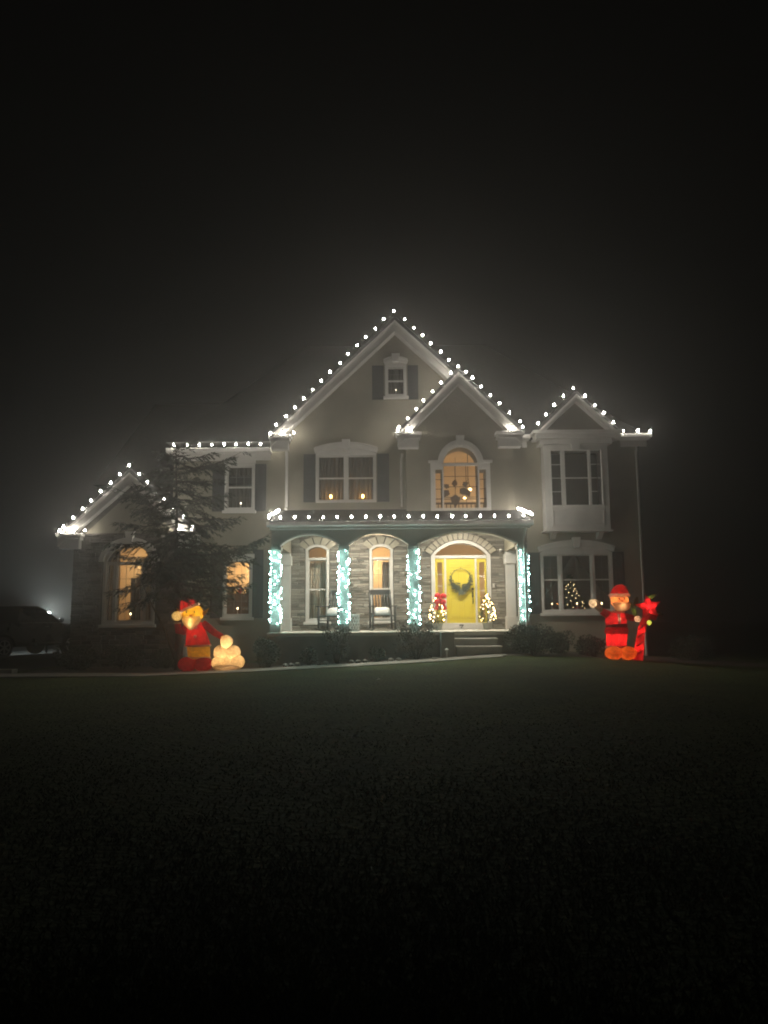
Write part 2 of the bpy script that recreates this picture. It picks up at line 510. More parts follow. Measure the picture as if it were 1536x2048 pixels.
MB().box(-6.19,-5.94,YW+.252,YB-.003,-.3,4.05).build('wall', M['stucco'], house)
MB().box(-3.12,-2.87,YA+.252,YB+.25,-.3,7.1).build('wall', M['stucco'], house)
MB().box(7.81,8.06,YD+.252,34,-.3,6.95).build('wall', M['stucco'], house)
MB().box(-9.3,-9.05,YW+.252,30,-.3,4.0).build('wall', M['mortar'], house)
MB().box(3.735,3.98,YA+.252,YD+.25,-.3,6.95).build('wall', M['stucco'], house)

# rooms behind the windows that are cut through: five inward faces, warm paint; shade of unlit rooms put into the colour
def room(x0, x1, z0, z1, y0, y1, m):
    t = .04
    mb = MB()
    mb.box(x0-t,x1+t,y1,y1+t,z0-t,z1+t); mb.box(x0-t,x0,y0,y1,z0-t,z1+t); mb.box(x1,x1+t,y0,y1,z0-t,z1+t)
    mb.box(x0,x1,y0,y1,z0-t,z0); mb.box(x0,x1,y0,y1,z1,z1+t)
    return mb.build('room', m, house)
WARM = (1.0, .70, .38)
def room_light(x, y, z, p, c=WARM): lamp('room_lamp', (x, y, z), p, c, .08)
room(-2.75,-1.15,.9,3.75,YA+.26,YA+2.2,M['room']);   room_light(-1.6,YA+1.3,3.3,13)
room(-1.05,.75,.9,3.75,YA+.26,YA+2.4,M['room']);     room_light(-.2,YA+1.6,2.9,60)
room(1.3,3.45,.9,3.85,YA+.26,YA+3.0,M['room']);      room_light(2.9,YA+1.4,2.6,42)
room(-2.4,0.05,4.7,6.6,YA+.26,YA+2.0,M['room_unlit'])
room(0.05,.85,8.1,9.4,YA+.26,YA+.9,M['room_unlit'])
room(1.0,3.6,4.45,6.75,YA+.26,YA+3.4,M['room']);     room_light(3.1,YA+2.2,5.2,30); room_light(2.0,YA+2.6,6.0,3)
room(-5.3,-3.9,4.6,6.4,YB+.26,YB+1.5,M['room_unlit'])
room(-5.6,-3.6,1.1,3.5,YB+.26,YB+2.6,M['room']);     room_light(-4.4,YB+1.6,2.9,75)
room(4.6,7.4,1.2,3.5,YD+.26,YD+2.6,M['room_unlit'])
room(-8.9,-6.4,1.0,3.8,YW+.26,YW+3.0,M['room']);     room_light(-7.9,YW+2.0,3.0,42)

# ---------------------------------------------------------------- windows
def window(poly, y, casing=.09, cols=2, sashes=((0, .5, 2), (.5, 1, 2)), rail=True, head=None, sill=True, mull=(), grid=.012, zt=None):
    """casing ring (the window itself) > panes, muntins, meeting rail, sill, header, keystone
    poly: clear opening.  mull: x of wide mullions.  zt: z where a transom arch starts"""
    xs_ = [p[0] for p in poly]; zs_ = [p[1] for p in poly]
    x0, x1, z0, z1 = min(xs_), max(xs_), min(zs_), max(zs_)
    zr = zt if zt else z1
    win = MB().prism(grow(poly, casing), y-.05, y+.02, [poly]).build('window', M['trim'], house, bevel=.006)
    edges = [x0] + [m for m in mull] + [x1]
    lights = []
    for i in range(len(edges)-1):
        a = edges[i] + (.045 if i > 0 else 0); b = edges[i+1] - (.045 if i < len(edges)-2 else 0)
        lights.append((a, b))
    for m in mull:
        MB().box(m-.045, m+.045, y-.03, y+.06, z0, zr).build('mullion', M['trim'], win)
    if zt:
        MB().box(x0, x1, y-.028, y+.06, zt-.035, zt+.035).build('transom_bar', M['trim'], win)
        tp = [p for p in poly if p[1] > zt] ; tp = [(x1, zt+.035)] + [p for p in tp if p[1] > zt+.036] + [(x0, zt+.035)]
        MB().prism(tp, y+.050, y+.056).build('pane', M['pane'], win)
    ztop = zr - (.035 if zt else 0)
    H = ztop - z0
    for li, (a, b) in enumerate(lights):
        nc = cols[li] if isinstance(cols, (list, tuple)) else cols
        fw = .032
        MB().prism(rect(a, b, z0, ztop), y+.022, y+.07, [rect(a+fw, b-fw, z0+fw, ztop-fw)]).build('sash', M['trim'], win)
        for si, (s0, s1, nr) in enumerate(sashes):
            u0, u1 = z0 + fw + (H-2*fw)*s0, z0 + fw + (H-2*fw)*s1
            if s1 < 1:
                MB().box(a+fw, b-fw, y+.012, y+.075, u1-.022, u1+.022).build('meeting_rail', M['trim'], win)
            ua = u0 + (.022 if s0 > 0 else 0); ub = u1 - (.022 if s1 < 1 else 0)
            cx = np.linspace(a+fw, b-fw, nc+1); rz = np.linspace(ua, ub, nr+1)
            for c in range(nc):
                for r in range(nr):
                    MB().box(cx[c]+.001, cx[c+1]-.001, y+.050, y+.056, rz[r]+.001, rz[r+1]-.001).build('pane', M['pane'], win)
            for c in cx[1:-1]: MB().box(c-grid/2, c+grid/2, y+.040, y+.049, ua, ub).build('muntin', M['grille'], win)
            for r in rz[1:-1]: MB().box(a+fw, b-fw, y+.0405, y+.0485, r-grid/2, r+grid/2).build('muntin', M['grille'], win)
    if sill:
        MB().box(x0-casing-.06, x1+casing+.06, y-.12, y, z0-casing-.09, z0-casing+.002).build('sill', M['trim'], win, bevel=.01)
    if head:
        rise, h, over = head
        o0 = arch(x0-casing-over, x1+casing+over, z1+casing+.004, z1+casing+.005+h, rise)
        i0 = arch(x0-casing+.05, x1+casing-.05, z1+casing+.004, z1+casing+.004+.01, rise*.75)
        # arched hood: outer arc down to an inner arc
        top = o0[2:]; bot = arch(x0-casing-over+.04, x1+casing+over-.04, 0, z1+casing+.01, rise*.9)[2:]
        MB().prism(top + bot[::-1], y-.10, y-.001).build('header', M['trim'], win, bevel=.008)
        MB().prism([(p[0]*.985 + .015*(x0+x1)/2, p[1]+.05) for p in top] + [(p[0], p[1]+.002) for p in top[::-1]], y-.15, y-.001).build('header_cap', M['trim'], win)
        fill = [(x0-casing+.01, z1+casing+.003)] + [(x1+casing-.01, z1+casing+.003)] + [p for p in bot if x0-casing < p[0] < x1+casing]
        MB().prism(fill, y-.03, y-.002).build('header_panel', M['trim'], win)
        c = (x0+x1)/2; zb = z1+casing+rise*.6; zt2 = z1+casing+rise+h+.13
        MB().prism([(c-.08, zb), (c+.08, zb), (c+.13, zt2), (c-.13, zt2)], y-.19, y-.005).build('keystone', M['trim'], win, bevel=.01)
    return win

W_att = window(O_ATT, YA, .07, 2, ((0,.5,2),(.5,1,2)), head=(.10,.10,.05))
W_a = window(O_AW, YA, .07, (1,1), ((0,.5,1),(.5,1,1)), head=(.17,.13,.06), mull=(-1.175,), sill=False)
window(O_P1, YA, .08, 3, ((0,.5,2),(.5,1,2)), zt=3.14)
window(O_P2, YA, .08, 3, ((0,.5,2),(.5,1,2)), zt=3.14)
window(O_BU, YB, .075, 3, ((0,.5,2),(.5,1,2)), head=None)
window(O_BL, YB, .075, 3, ((0,.5,2),(.5,1,2)), head=None)
window(O_DL, YD, .075, (2,2,2), ((0,.55,2),(.55,1,2)), head=(.20,.13,.08), mull=(5.47, 6.48))
window(O_WW, YW, .10, (1,3,1), ((0,1,4),), zt=3.02, mull=(-8.02,-7.18))
# plain lintel boards over the two windows of the recessed wall
for zz in (6.235, 3.205):
    MB().box(-5.08,-4.08,YB-.06,YB-.002,zz,zz+.14).build('lintel_board', M['trim'], house, bevel=.008)
# the arched stair window of the small gable: centre light with a round top and two side lights
cw = MB().prism([(1.42,4.46),(3.24,4.46),(3.24,5.98),(3.0,5.98)] + [(2.34+.68*math.cos(a), 5.95+.72*math.sin(a)) for a in np.linspace(.05, PI-.05, 18)] + [(1.42,5.98)],
      YC-.06, YC-.002, [O_CW, O_CS1, O_CS2]).build('window', M['trim'], house, bevel=.006)
tp = [(2.86,5.99)] + [p for p in O_CW if p[1] > 5.992] + [(1.82,5.99)]
MB().prism(tp, YC+.05, YC+.056).build('pane', M['pane'], cw)
MB().box(1.82,2.86,YC-.03,YC+.06,5.90,5.985).build('transom_bar', M['trim'], cw)
for p in (O_CS1, O_CS2):
    x0, x1 = p[0][0], p[1][0]
    for r in range(4):
        a, b = 4.60+1.18*r/4, 4.60+1.18*(r+1)/4
        MB().box(x0, x1, YC+.05, YC+.056, a+.001, b-.001).build('pane', M['pane'], cw)
        if r: MB().box(x0, x1, YC+.04, YC+.049, a-.009, a+.009).build('muntin', M['wood'], cw)
for c in range(3):
    for r in range(4):
        a, b = 4.62+1.28*r/4, 4.62+1.28*(r+1)/4; u, v = 1.84+1.0*c/3, 1.84+1.0*(c+1)/3
        MB().box(u+.001, v-.001, YC+.05, YC+.056, a+.001, b-.001).build('pane', M['pane'], cw)
for c in (1, 2): MB().box(1.84+c/3-.009, 1.84+c/3+.009, YC+.04, YC+.049, 4.6, 5.9).build('muntin', M['wood'], cw)
for r in (1, 2, 3): MB().box(1.82, 2.86, YC+.0405, YC+.0485, 4.62+.32*r-.009, 4.62+.32*r+.009).build('muntin', M['wood'], cw)
MB().prism([(2.34+.70*math.cos(a), 5.95+.74*math.sin(a)) for a in np.linspace(0, PI, 22)] + [(2.34+.55*math.cos(a), 5.95+.585*math.sin(a)) for a in np.linspace(PI, 0, 22)], YC-.10, YC-.062).build('header', M['trim'], cw, bevel=.008)
MB().prism([(2.25,6.50),(2.43,6.50),(2.47,6.82),(2.21,6.82)], YC-.16, YC-.004).build('keystone', M['trim'], cw, bevel=.01)
for a, b in ((1.36,1.66),(3.03,3.31)):
    MB().box(a, b, YC-.11, YC-.002, 5.985, 6.06).build('header_cap', M['trim'], cw, bevel=.008)

# bay window box with its panel, brackets and pediment
by = 23.5
bay = MB().prism(rect(4.98,6.96,3.95,6.62), by, YD-.002, [rect(5.20,6.74,4.72,6.42)]).build('bay_window', M['trim'], house, bevel=.008)
MB().box(5.15,6.79,YD-.03,YD-.004,4.7,6.45).build('blind', M['drape'], bay)
for a, b, nc in ((5.20,5.50,1),(5.62,6.34,1),(6.42,6.74,1)):
    rows = 4 if b-a < .4 else 2
    for r in range(rows):
        u, v = 4.72+1.70*r/rows, 4.72+1.70*(r+1)/rows
        MB().box(a+.001, b-.001, by+.06, by+.066, u+.001, v-.001).build('pane', M['pane'], bay)
        if r: MB().box(a, b, by+.03, by+.059, u-(.012 if rows == 4 else .02), u+(.012 if rows == 4 else .02)).build('muntin', M['trim'], bay)
for a, b in ((5.50,5.62),(6.34,6.42)):
    MB().box(a, b, by-.02, by+.10, 4.72, 6.42).build('mullion', M['trim'], bay, bevel=.006)
MB().prism(grow(rect(5.20,6.74,4.72,6.42), .05), by-.035, by-.002, [rect(5.20,6.74,4.72,6.42)]).build('casing', M['trim'], bay, bevel=.006)
MB().prism(rect(5.18,6.78,4.08,4.58), by-.03, by-.002, [rect(5.23,6.73,4.13,4.53)]).build('panel_moulding', M['trim'], bay, bevel=.006)
MB().prism([(5.86,6.44),(6.08,6.44),(6.13,6.66),(5.81,6.66)], by-.08, by-.003).build('keystone', M['trim'], bay, bevel=.008)
for x in (5.18, 6.62):
    MB().prism([(by+.05,3.948),(YD-.003,3.948),(YD-.003,3.70),(YD-.12,3.70),(by+.10,3.86)], x, x+.15, ax='x').build('bracket', M['trim'], bay, bevel=.008)
MB().box(4.92,7.02,by-.06,YD-.003,3.90,3.948).build('base_moulding', M['trim'], bay, bevel=.008)

# shutters: frame and two raised panels
def shutter(x0, x1, z0, z1, y):
    mb = MB().box(x0, x1, y-.035, y-.002, z0, z1)
    fw = .06; zm = (z0+z1)/2
    for a, b in ((z0+fw, zm-fw/2), (zm+fw/2, z1-fw)):
        mb.prism(rect(x0+fw, x1-fw, a, b), y-.048, y-.0352, [rect(x0+fw+.02, x1-fw-.02, a+.02, b-.02)])
        mb.box(x0+fw+.035, x1-fw-.035, y-.05, y-.0352, a+.035, b-.035)
    mb.build('shutter', M['shutter'], house)
for a in ((-2.50,-2.13,4.9,6.42,YA), (-.20,.17,4.9,6.42,YA), (-.34,.03,8.16,9.27,YA), (.79,1.12,8.16,9.27,YA),
          (-5.45,-5.07,4.70,6.22,YB), (-4.09,-3.74,4.70,6.22,YB), (-5.45,-5.07,1.35,3.40,YB), (-4.13,-3.80,1.35,3.48,YB),
          (4.48,4.84,1.40,3.30,YD), (7.11,7.46,1.40,3.30,YD)):
    shutter(*a)

# ---------------------------------------------------------------- roofs
def slope_roof(ax, az, x0, x1, s, y0, y1, th=.13):
    """gable roof: ridge at (ax, az) running from y0 back to y1, eaves at x0 and x1, pitch s"""
    poly = [(x0, az - s*(ax-x0)), (ax, az), (x1, az - s*(x1-ax)), (x1, az - s*(x1-ax) - th), (ax, az - th*1.25), (x0, az - s*(ax-x0) - th)]
    MB().prism(poly, y0, y1).build('roof', M['shingle'], house)
slope_roof(.39, 10.76, -3.50, 4.28, SA, 23.3, 29.5)
slope_roof(2.31, 8.87, .43, 4.19, SC, 22.7, 28.0)
slope_roof(-7.61, 5.84, -9.68, -5.54, .915, 22.7, 28.0)
slope_roof(6.01, 8.30, 4.72, 7.30, .95, 23.3, 26.2)
def hip(x0, x1, y0, y1, ze, rx0, rx1, ry, zr):
    MB().add([(x0,y0,ze),(x1,y0,ze),(x1,y1,ze),(x0,y1,ze),(rx0,ry,zr),(rx1,ry,zr)],
             [(0,1,5,4),(1,2,5),(2,3,4,5),(3,0,4),(3,2,1,0)]).build('roof', M['shingle'], house)
hip(-6.85, 8.46, 23.75, 34.5, 6.86, -3.0, 8.2-4.2, 29.1, 11.85)
hip(-9.3, -3.6, 24.3, 31.5, 5.6, -8.4, -5.0, 27.6, 9.15)
# porch shed roof with rake sides
py0, py1 = 21.2, 23.69
MB().prism([(py0,4.0),(YC-.003,4.53),(YC-.003,4.42),(py0,3.88)], -3.2, 4.09, ax='x').build('porch_roof', M['shingle'], house)
MB().prism([(YC,4.53),(py1,4.66),(py1,4.55),(YC,4.42)], -3.2, .68, ax='x').build('porch_roof', M['shingle'], house)

# rake boards, returns, frieze, gutters
def rake(ax, az, x0, x1, s, y, w_=.26, both=(1, 1)):
    off = .13
    for sgn, xe, on in ((-1, x0, both[0]), (1, x1, both[1])):
        if not on: continue
        ze = az - off - s*abs(xe-ax)
        MB().prism([(ax, az-off), (xe, ze), (xe, ze-w_*1.2), (ax, az-off-w_*1.35)], y+.03, y+.42).build('rake_board', M['trim'], house)
        MB().prism([(ax, az-off-.002), (xe, ze-.002), (xe, ze-.09), (ax, az-off-.10)], y-.02, y+.028).build('rake_moulding', M['trim'], house)
rake(.39, 10.76, -3.50, 4.28, SA, 23.3)
rake(2.31, 8.87, .43, 4.19, SC, 22.7)
rake(-7.61, 5.84, -9.68, -5.54, .915, 22.7)
rake(6.01, 8.30, 4.72, 7.30, .95, 23.28, .16)
def ret(x0, x1, y0, y1, z, m=M['trim']):
    mb = MB().box(x0, x1, y0, y1, z-.10, z)
    mb.box(x0+.04, x1-.04, y0+.05, y1, z-.20, z-.102)
    mb.box(x0+.09, x1-.09, y0+.10, y1, z-.46, z-.202)
    mb.build('cornice_return', m, house, bevel=.008)
ret(-3.56, -2.86, 23.28, YA-.003, 6.98)
ret(.36, 1.16, 22.68, YC-.003, 6.88)
ret(3.40, 4.26, 22.68, YC-.003, 6.88)
ret(-9.74, -8.98, 22.68, YW-.003, 3.90)
ret(-6.22, -5.48, 22.68, YW-.003, 3.90)
# pediment face and its cornice
MB().prism([(4.95,6.96),(7.07,6.96),(6.01,8.05)], 23.55, 23.62).build('pediment_panel', M['stucco'], house)
mb = MB().box(4.62,7.40,23.22,YD-.003,6.93,7.03); mb.box(4.70,7.32,23.32,YD-.003,6.80,6.928); mb.box(4.86,7.10,23.42,YD-.003,6.63,6.798)
mb.build('cornice', M['trim'], house, bevel=.008)
# eaves of the recessed left wall and of the right end
def eave(x0, x1, y, z):
    MB().prism([(y-.42,z),(y-.42,z-.12),(y-.30,z-.14),(y-.28,z)], x0, x1, ax='x').build('gutter', M['trim'], house)
    MB().box(x0, x1, y-.275, y-.003, z-.14, z-.08).build('soffit', M['trim'], house)
    MB().box(x0+.1, x1-.05, y-.05, y-.003, z-.34, z-.142).build('frieze_board', M['trim'], house)
eave(-6.85, -3.56, YB, 6.68)
eave(4.30, 4.60, YD, 6.98)
eave(7.42, 8.40, YD, 6.98)
# porch gutter
mb = MB().prism([(py0-.10,3.99),(py0-.10,3.89),(py0-.02,3.85),(py0,3.99)], -3.25, 4.13, ax='x')
mb.build('gutter', M['trim'], house)
MB().box(-3.18,4.06,py0+.002,21.447,3.80,3.85).build('soffit', M['trim'], house)
def downspout(pts, r=.05):
    MB().tube(pts, r, 4).build('downspout', M['trim'], house)
downspout([(-3.02,23.55,6.5),(-3.02,23.62,6.3),(-3.02,23.62,4.75),(-3.02,23.5,4.66)])
downspout([(8.02,23.93,6.62),(8.0,23.93,6.4),(8.0,23.93,.1)], .04)
downspout([(3.94,21.25,3.86),(3.93,21.40,3.62),(3.90,21.40,3.45),(3.90,21.40,.6)], .035)
downspout([(.58,23.60,6.4),(.55,23.62,6.2),(.55,23.62,4.72)], .035)

# ---------------------------------------------------------------- porch
def arcpts(x0, x1, zs, rise, n=16):
    return arch(x0, x1, 0, zs, rise, n)[2:]
bot = [(-3.15,3.40),(-2.91,3.40)] + arcpts(-2.91,-1.25,3.41,.30)[::-1][0:] + [(-1.25,3.40),(-1.01,3.40)] + arcpts(-1.01,.68,3.41,.30)[::-1] + [(.68,3.40),(.94,3.40)] + arcpts(.94,3.72,3.41,.34)[::-1] + [(3.72,3.40),(3.99,3.40)]
bot = [p for i, p in enumerate(bot) if i == 0 or (abs(p[0]-bot[i-1][0]) + abs(p[1]-bot[i-1][1])) > 1e-6]
MB().prism(bot + [(3.99,3.95),(-3.15,3.95)], 21.45, 21.75).build('porch_header', M['header'], house)
for x0, x1, r in ((-2.91,-1.25,.30),(-1.01,.68,.30),(.94,3.72,.34)):
    a = arcpts(x0, x1, 3.41, r); b = [(p[0]*.985+(x0+x1)/2*.015, p[1]-.035) for p in a]
    MB().prism(a + b[::-1], 21.425, 21.77).build('arch_moulding', M['trim'], house)
for x0, x1 in ((-3.15,-2.91),(-1.25,-1.01),(.68,.94),(3.73,3.98)):
    y0, y1 = 21.475, 21.725
    col = MB().box(x0, x1, y0, y1, .96, 3.398).build('column', M['header'], house)
    MB().box(x0-.03, x1+.03, y0-.03, y1+.03, 3.22, 3.34).build('capital', M['header'], col, bevel=.01)
    MB().box(x0-.035, x1+.035, y0-.035, y1+.035, .962, 1.20).build('base', M['header'], col, bevel=.01)
    for xx in (x0+.006, x1-.006):
        MB().box(xx-.012, xx+.012, y0-.016, y0-.001, 1.2, 3.40).build('corner_bead', M['trim'], col)
for x0 in (-3.13, 3.70):
    pil = MB().box(x0, x0+.26, 23.40, YA-.006, .96, 3.30).build('pilaster', M['trim'], house)
    MB().box(x0-.04, x0+.30, 23.36, YA-.004, 2.92, 3.22).build('capital', M['trim'], pil, bevel=.012)
    MB().box(x0-.04, x0+.30, 23.36, YA-.004, .962, 1.34).build('base', M['trim'], pil, bevel=.012)
    MB().box(x0, x0+.26, 21.76, YA-.003, 3.305, 3.952).build('side_beam', M['stucco'], house)
MB().box(-3.15,3.99,21.755,YA-.003,3.955,3.99).build('porch_ceiling', M['trim'], house)
MB().box(-3.24,4.06,21.36,YA-.003,.86,.958).build('porch_floor', M['tread'], house, bevel=.015)  # pale colour carries the light along the slab edge
MB().box(-3.18,4.0,21.46,YA-.003,-.3,.857).build('porch_foundation', M['founda'], house)
for x0, x1, y0, y1, z in ((1.88,3.02,21.06,21.457,.775),(1.92,3.10,20.76,21.057,.580)):
    st = MB().box(x0,x1,y0,y1,.1,z-.042).build('step', M['concrete'], house)
    MB().box(x0-.02,x1+.02,y0-.035,y1,z-.040,z).build('tread', M['tread'], st, bevel=.01)  # slab added in a paler colour so the step edges look lit
MB().box(1.50,1.86,20.85,21.35,.1,.95).build('cheek_wall', M['founda'], house, bevel=.012)

# front door, side lights and arched transom
YD0 = YA + .10
fr = MB().prism(grow(O_DOOR, .11)[:2] and [(1.43,.96),(3.26,.96)] + arch(1.43,3.26,0,3.20,.48,18)[2:], YA-.07, YA-.02, [O_DOOR]).build('door_casing', M['trim'], house, bevel=.008)
door = MB().box(1.90,2.78,YD0-.02,YD0+.03,1.15,3.12).build('front_door', M['door'], house)
for (a, b, c, d) in ((1.99,2.30,2.85,3.03),(2.39,2.70,2.85,3.03),(1.99,2.30,2.12,2.77),(2.39,2.70,2.12,2.77),(1.99,2.30,1.28,1.90),(2.39,2.70,1.28,1.90)):
    mb = MB().prism(rect(a,b,c,d), YD0-.034, YD0-.0202, [rect(a+.022,b-.022,c+.022,d-.022)])
    mb.box(a+.05,b-.05,YD0-.036,YD0-.0202,c+.05,d-.05)
    mb.build('panel', M['door'], door, bevel=.006)
mb = MB(); mb.tube([(2.70,YD0-.02,2.18),(2.70,YD0-.055,2.18)], .035, 12)
mb.build('deadbolt', M['black'], door)
mb = MB(); mb.box(2.675,2.725,YD0-.035,YD0-.021,1.92,2.10); mb.tube([(2.70,YD0-.03,2.02),(2.70,YD0-.09,2.0),(2.70,YD0-.095,1.88),(2.70,YD0-.085,1.76),(2.70,YD0-.03,1.74)], .014, 8)
mb.build('door_handle', M['black'], door)
for a, b in ((1.84,1.895),(2.785,2.84)):
    MB().box(a,b,YD0-.06,YD0+.05,1.15,3.12).build('door_jamb', M['trim'], house, bevel=.005)
MB().box(1.552,3.138,YD0-.07,YD0+.05,3.122,3.215).build('transom_bar', M['trim'], house, bevel=.006)
MB().box(1.552,3.138,YA-.05,YD0+.05,.962,1.148).build('door_sill', M['trim'], house, bevel=.006)
tp = [(3.138,3.217)] + [p for p in O_DOOR if p[1] > 3.222] + [(1.552,3.217)]
MB().prism(tp, YD0-.005, YD0+.001).build('transom_pane', M['pane'], house)
for x0, x1, kind in ((1.555,1.838,0),(2.842,3.135,1)):
    sl = MB().prism(rect(x0,x1,1.15,3.12), YD0-.03, YD0+.03, [rect(x0+.075,x1-.055,1.55 if kind == 0 else 1.25,3.00)]).build('side_light', M['door'], house, bevel=.005)
    za = 1.55 if kind == 0 else 1.25
    for r in range(4):
        a, b = za+(3.0-za)*r/4, za+(3.0-za)*(r+1)/4
        MB().box(x0+.075,x1-.055,YD0,YD0+.006,a+.001,b-.001).build('pane', M['pane'], sl)
        if r: MB().box(x0+.07,x1-.05,YD0-.02,YD0-.001,a-.014,a+.014).build('muntin', M['trim'], sl)
# house number on the sill board
mb = MB()
mb.prism([(2.265,1.10),(2.385,1.10),(2.385,1.082),(2.315,.992),(2.29,.992),(2.355,1.075),(2.285,1.075),(2.28,1.06),(2.265,1.06)], YA-.062, YA-.0505)
mb.build('house_number', M['ink'], house)
mb = MB().box(3.30,3.36,YA-.09,YA-.04,2.22,2.34); mb.tube([(3.33,YA-.09,2.28),(3.33,YA-.10,2.28)], .015, 10)
mb.build('doorbell', M['trim'], house)

# voussoir arches over the porch windows and the door
def voussoirs(x0, x1, zs, rise, n, h, y, flare=.10):
    c = (x0+x1)/2; hw = (x1-x0)/2; R = (hw*hw+rise*rise)/(2*rise); a0 = math.asin(min(1, hw/R)); zc = zs+rise-R
    for i in range(n):
        a = -a0 + 2*a0*i/n + .012/R; b = -a0 + 2*a0*(i+1)/n - .012/R
        p = [(c+R*math.sin(a), zc+R*math.cos(a)), (c+R*math.sin(b), zc+R*math.cos(b))]
        fa, fb = 1 + flare*a/a0*0, 1
        k = 1.0 + flare
        q = [(c+(R*math.sin(b))+h*math.sin(b*k*1.3), zc+R*math.cos(b)+h*math.cos(b)), (c+R*math.sin(a)+h*math.sin(a*k*1.3), zc+R*math.cos(a)+h*math.cos(a))]
        MB().prism(p+q, y-.075-.012*random.random(), y-.004).build('voussoir', M['vouss'], house, bevel=.008)
voussoirs(-2.43,-1.69,3.42,.17,5,.22,YA,.5)
voussoirs(-.47,.27,3.42,.17,5,.22,YA,.5)
voussoirs(1.42,3.27,3.23,.47,15,.19,YA,.05)

# ledge stone on the porch wall, stone by stone
def stone_variants(m):
    out = []
    for k in range(10):
        r = random.Random(k)
        j = lambda a: r.uniform(-a, a)
        fx, fz = .46, .40
        b = [(-.5,.0,-.5),(.5,.0,-.5),(.5,.0,.5),(-.5,.0,.5)]
        mid = [(-.5,-.55+j(.15),-.5),(.5,-.55+j(.15),-.5),(.5,-.55+j(.15),.5),(-.5,-.55+j(.15),.5)]
        f = [(-fx+j(.03),-1+j(.25),-fz+j(.09)),(fx+j(.03),-1+j(.25),-fz+j(.09)),(fx+j(.03),-1+j(.25),fz+j(.09)),(-fx+j(.03),-1+j(.25),fz+j(.09))]
        c = (j(.2), -1.05+j(.2), j(.15))
        mb = MB().add(b+mid+f+[c], [(0,1,5,4),(1,2,6,5),(2,3,7,6),(3,0,4,7),(4,5,9,8),(5,6,10,9),(6,7,11,10),(7,4,8,11),(8,9,12),(9,10,12),(10,11,12),(11,8,12)])
        out.append(mb)
    return out
SV = stone_variants(None)
def stone_layout(x0, x1, z0, z1, blocked, seed, hmin=.055, hmax=.105):
    r = random.Random(seed); out = []
    z = z0
    while z < z1 - .03:
        h = min(r.uniform(hmin, hmax), z1 - z)
        ivs = [(x0, x1)]
        for zz in (z+.005, z+h/2, z+h-.005):
            for bx0, bx1 in blocked(zz):
                nv = []
                for a, b in ivs:
                    if bx1 <= a or bx0 >= b: nv.append((a, b)); continue
                    if bx0 > a: nv.append((a, bx0))
                    if bx1 < b: nv.append((bx1, b))
                ivs = nv
        for a, b in ivs:
            x = a
            while x < b - .02:
                l = r.uniform(.14, .46)
                if b - x - l < .10: l = b - x
                dep = r.uniform(.022, .062)
                if h > .085 and r.random() < .3 and l > .2:
                    out.append((x, l, z, h*.5, dep, r.randrange(10))); out.append((x, l, z+h*.5, h*.5, r.uniform(.022,.062), r.randrange(10)))
                else:
                    out.append((x, l, z, h, dep, r.randrange(10)))
                x += l
        z += h
    return out
def porch_blocked(z):
    out = []
    for a, b in ((-2.44,-1.68),(-.48,.28)):
        if 1.12 < z < 3.45: out.append((a, b))
        elif 3.45 <= z < 3.78: e = (z-3.42)*.55; out.append((a-e, b+e))
    if z < 3.22: out.append((1.42, 3.27))
    elif z < 3.92:
        hw = .925; R = (hw*hw+.47*.47)/.94; zc = 3.23+.47-R; Ro = R+.205
        d = Ro*Ro - (z-zc)**2
        if d > 0: out.append((2.345-math.sqrt(d)-.01, 2.345+math.sqrt(d)+.01))
    return out
lay = stone_layout(-2.86, 3.69, .96, 3.945, porch_blocked, 3)
lay.sort(key=lambda s: -s[1]*s[3])
smesh = [mb.mesh('stone', M['stone']) for mb in SV]
smesh = smesh[:10]
MB().prism(rect(-2.865,3.695,.96,3.95), YA-.006, YA-.001, [grow(O_P1,.02), grow(O_P2,.02), [(1.44,.97),(3.25,.97)] + arch(1.44,3.25,0,3.22,.46,18)[2:]]).build('mortar_bed', M['mortar'], house)
rest = MB()
for i, (x, l, z, h, dep, k) in enumerate(lay):
    sx, sz = l-.010, h-.009
    if i < 300:
        place('stone', smesh[k], house, (x+l/2, YA-.007, z+h/2), None, (sx, dep, sz))
    else:
        v = [(x+l/2+p[0]*sx, YA-.007+p[1]*dep, z+h/2+p[2]*sz) for p in SV[k].v]
        rest.add(v, SV[k].f)
rest.build('stone_veneer', M['stone_i'], house, kind='stuff', recalc=False)
# the dark wing's stone facing (one part)
def wing_blocked(z):
    out = []
    if 1.08 < z < 3.04: out.append((-8.42,-6.78))
    elif 3.04 <= z < 3.68: out.append((-8.38+(z-3.04)*.35,-6.82-(z-3.04)*.35))
    if z > 3.43: out += [(-9.8,-8.95),(-6.24,-5.4)]
    return out
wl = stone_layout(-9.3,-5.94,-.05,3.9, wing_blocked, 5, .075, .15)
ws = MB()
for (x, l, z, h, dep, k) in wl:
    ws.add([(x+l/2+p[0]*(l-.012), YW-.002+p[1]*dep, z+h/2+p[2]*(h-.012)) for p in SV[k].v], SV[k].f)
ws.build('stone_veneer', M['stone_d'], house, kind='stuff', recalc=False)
MB().prism([(-8.97,3.91),(-6.25,3.91),(-7.61,5.20)], YW-.02, YW-.003).build('gable_panel', M['stucco'], house)
# hood over the wing window
o0 = arch(-8.50,-6.70,0,3.06,.72,16)[2:]; i0 = arch(-8.36,-6.84,0,3.06,.58,16)[2:]
hd = MB().prism(o0 + i0[::-1], YW-.12, YW-.003).build('window_hood', M['trim'], house, bevel=.008)
MB().prism([(-7.68,3.60),(-7.52,3.60),(-7.46,3.95),(-7.74,3.95)], YW-.16, YW-.13+.127).build('keystone', M['trim'], hd)

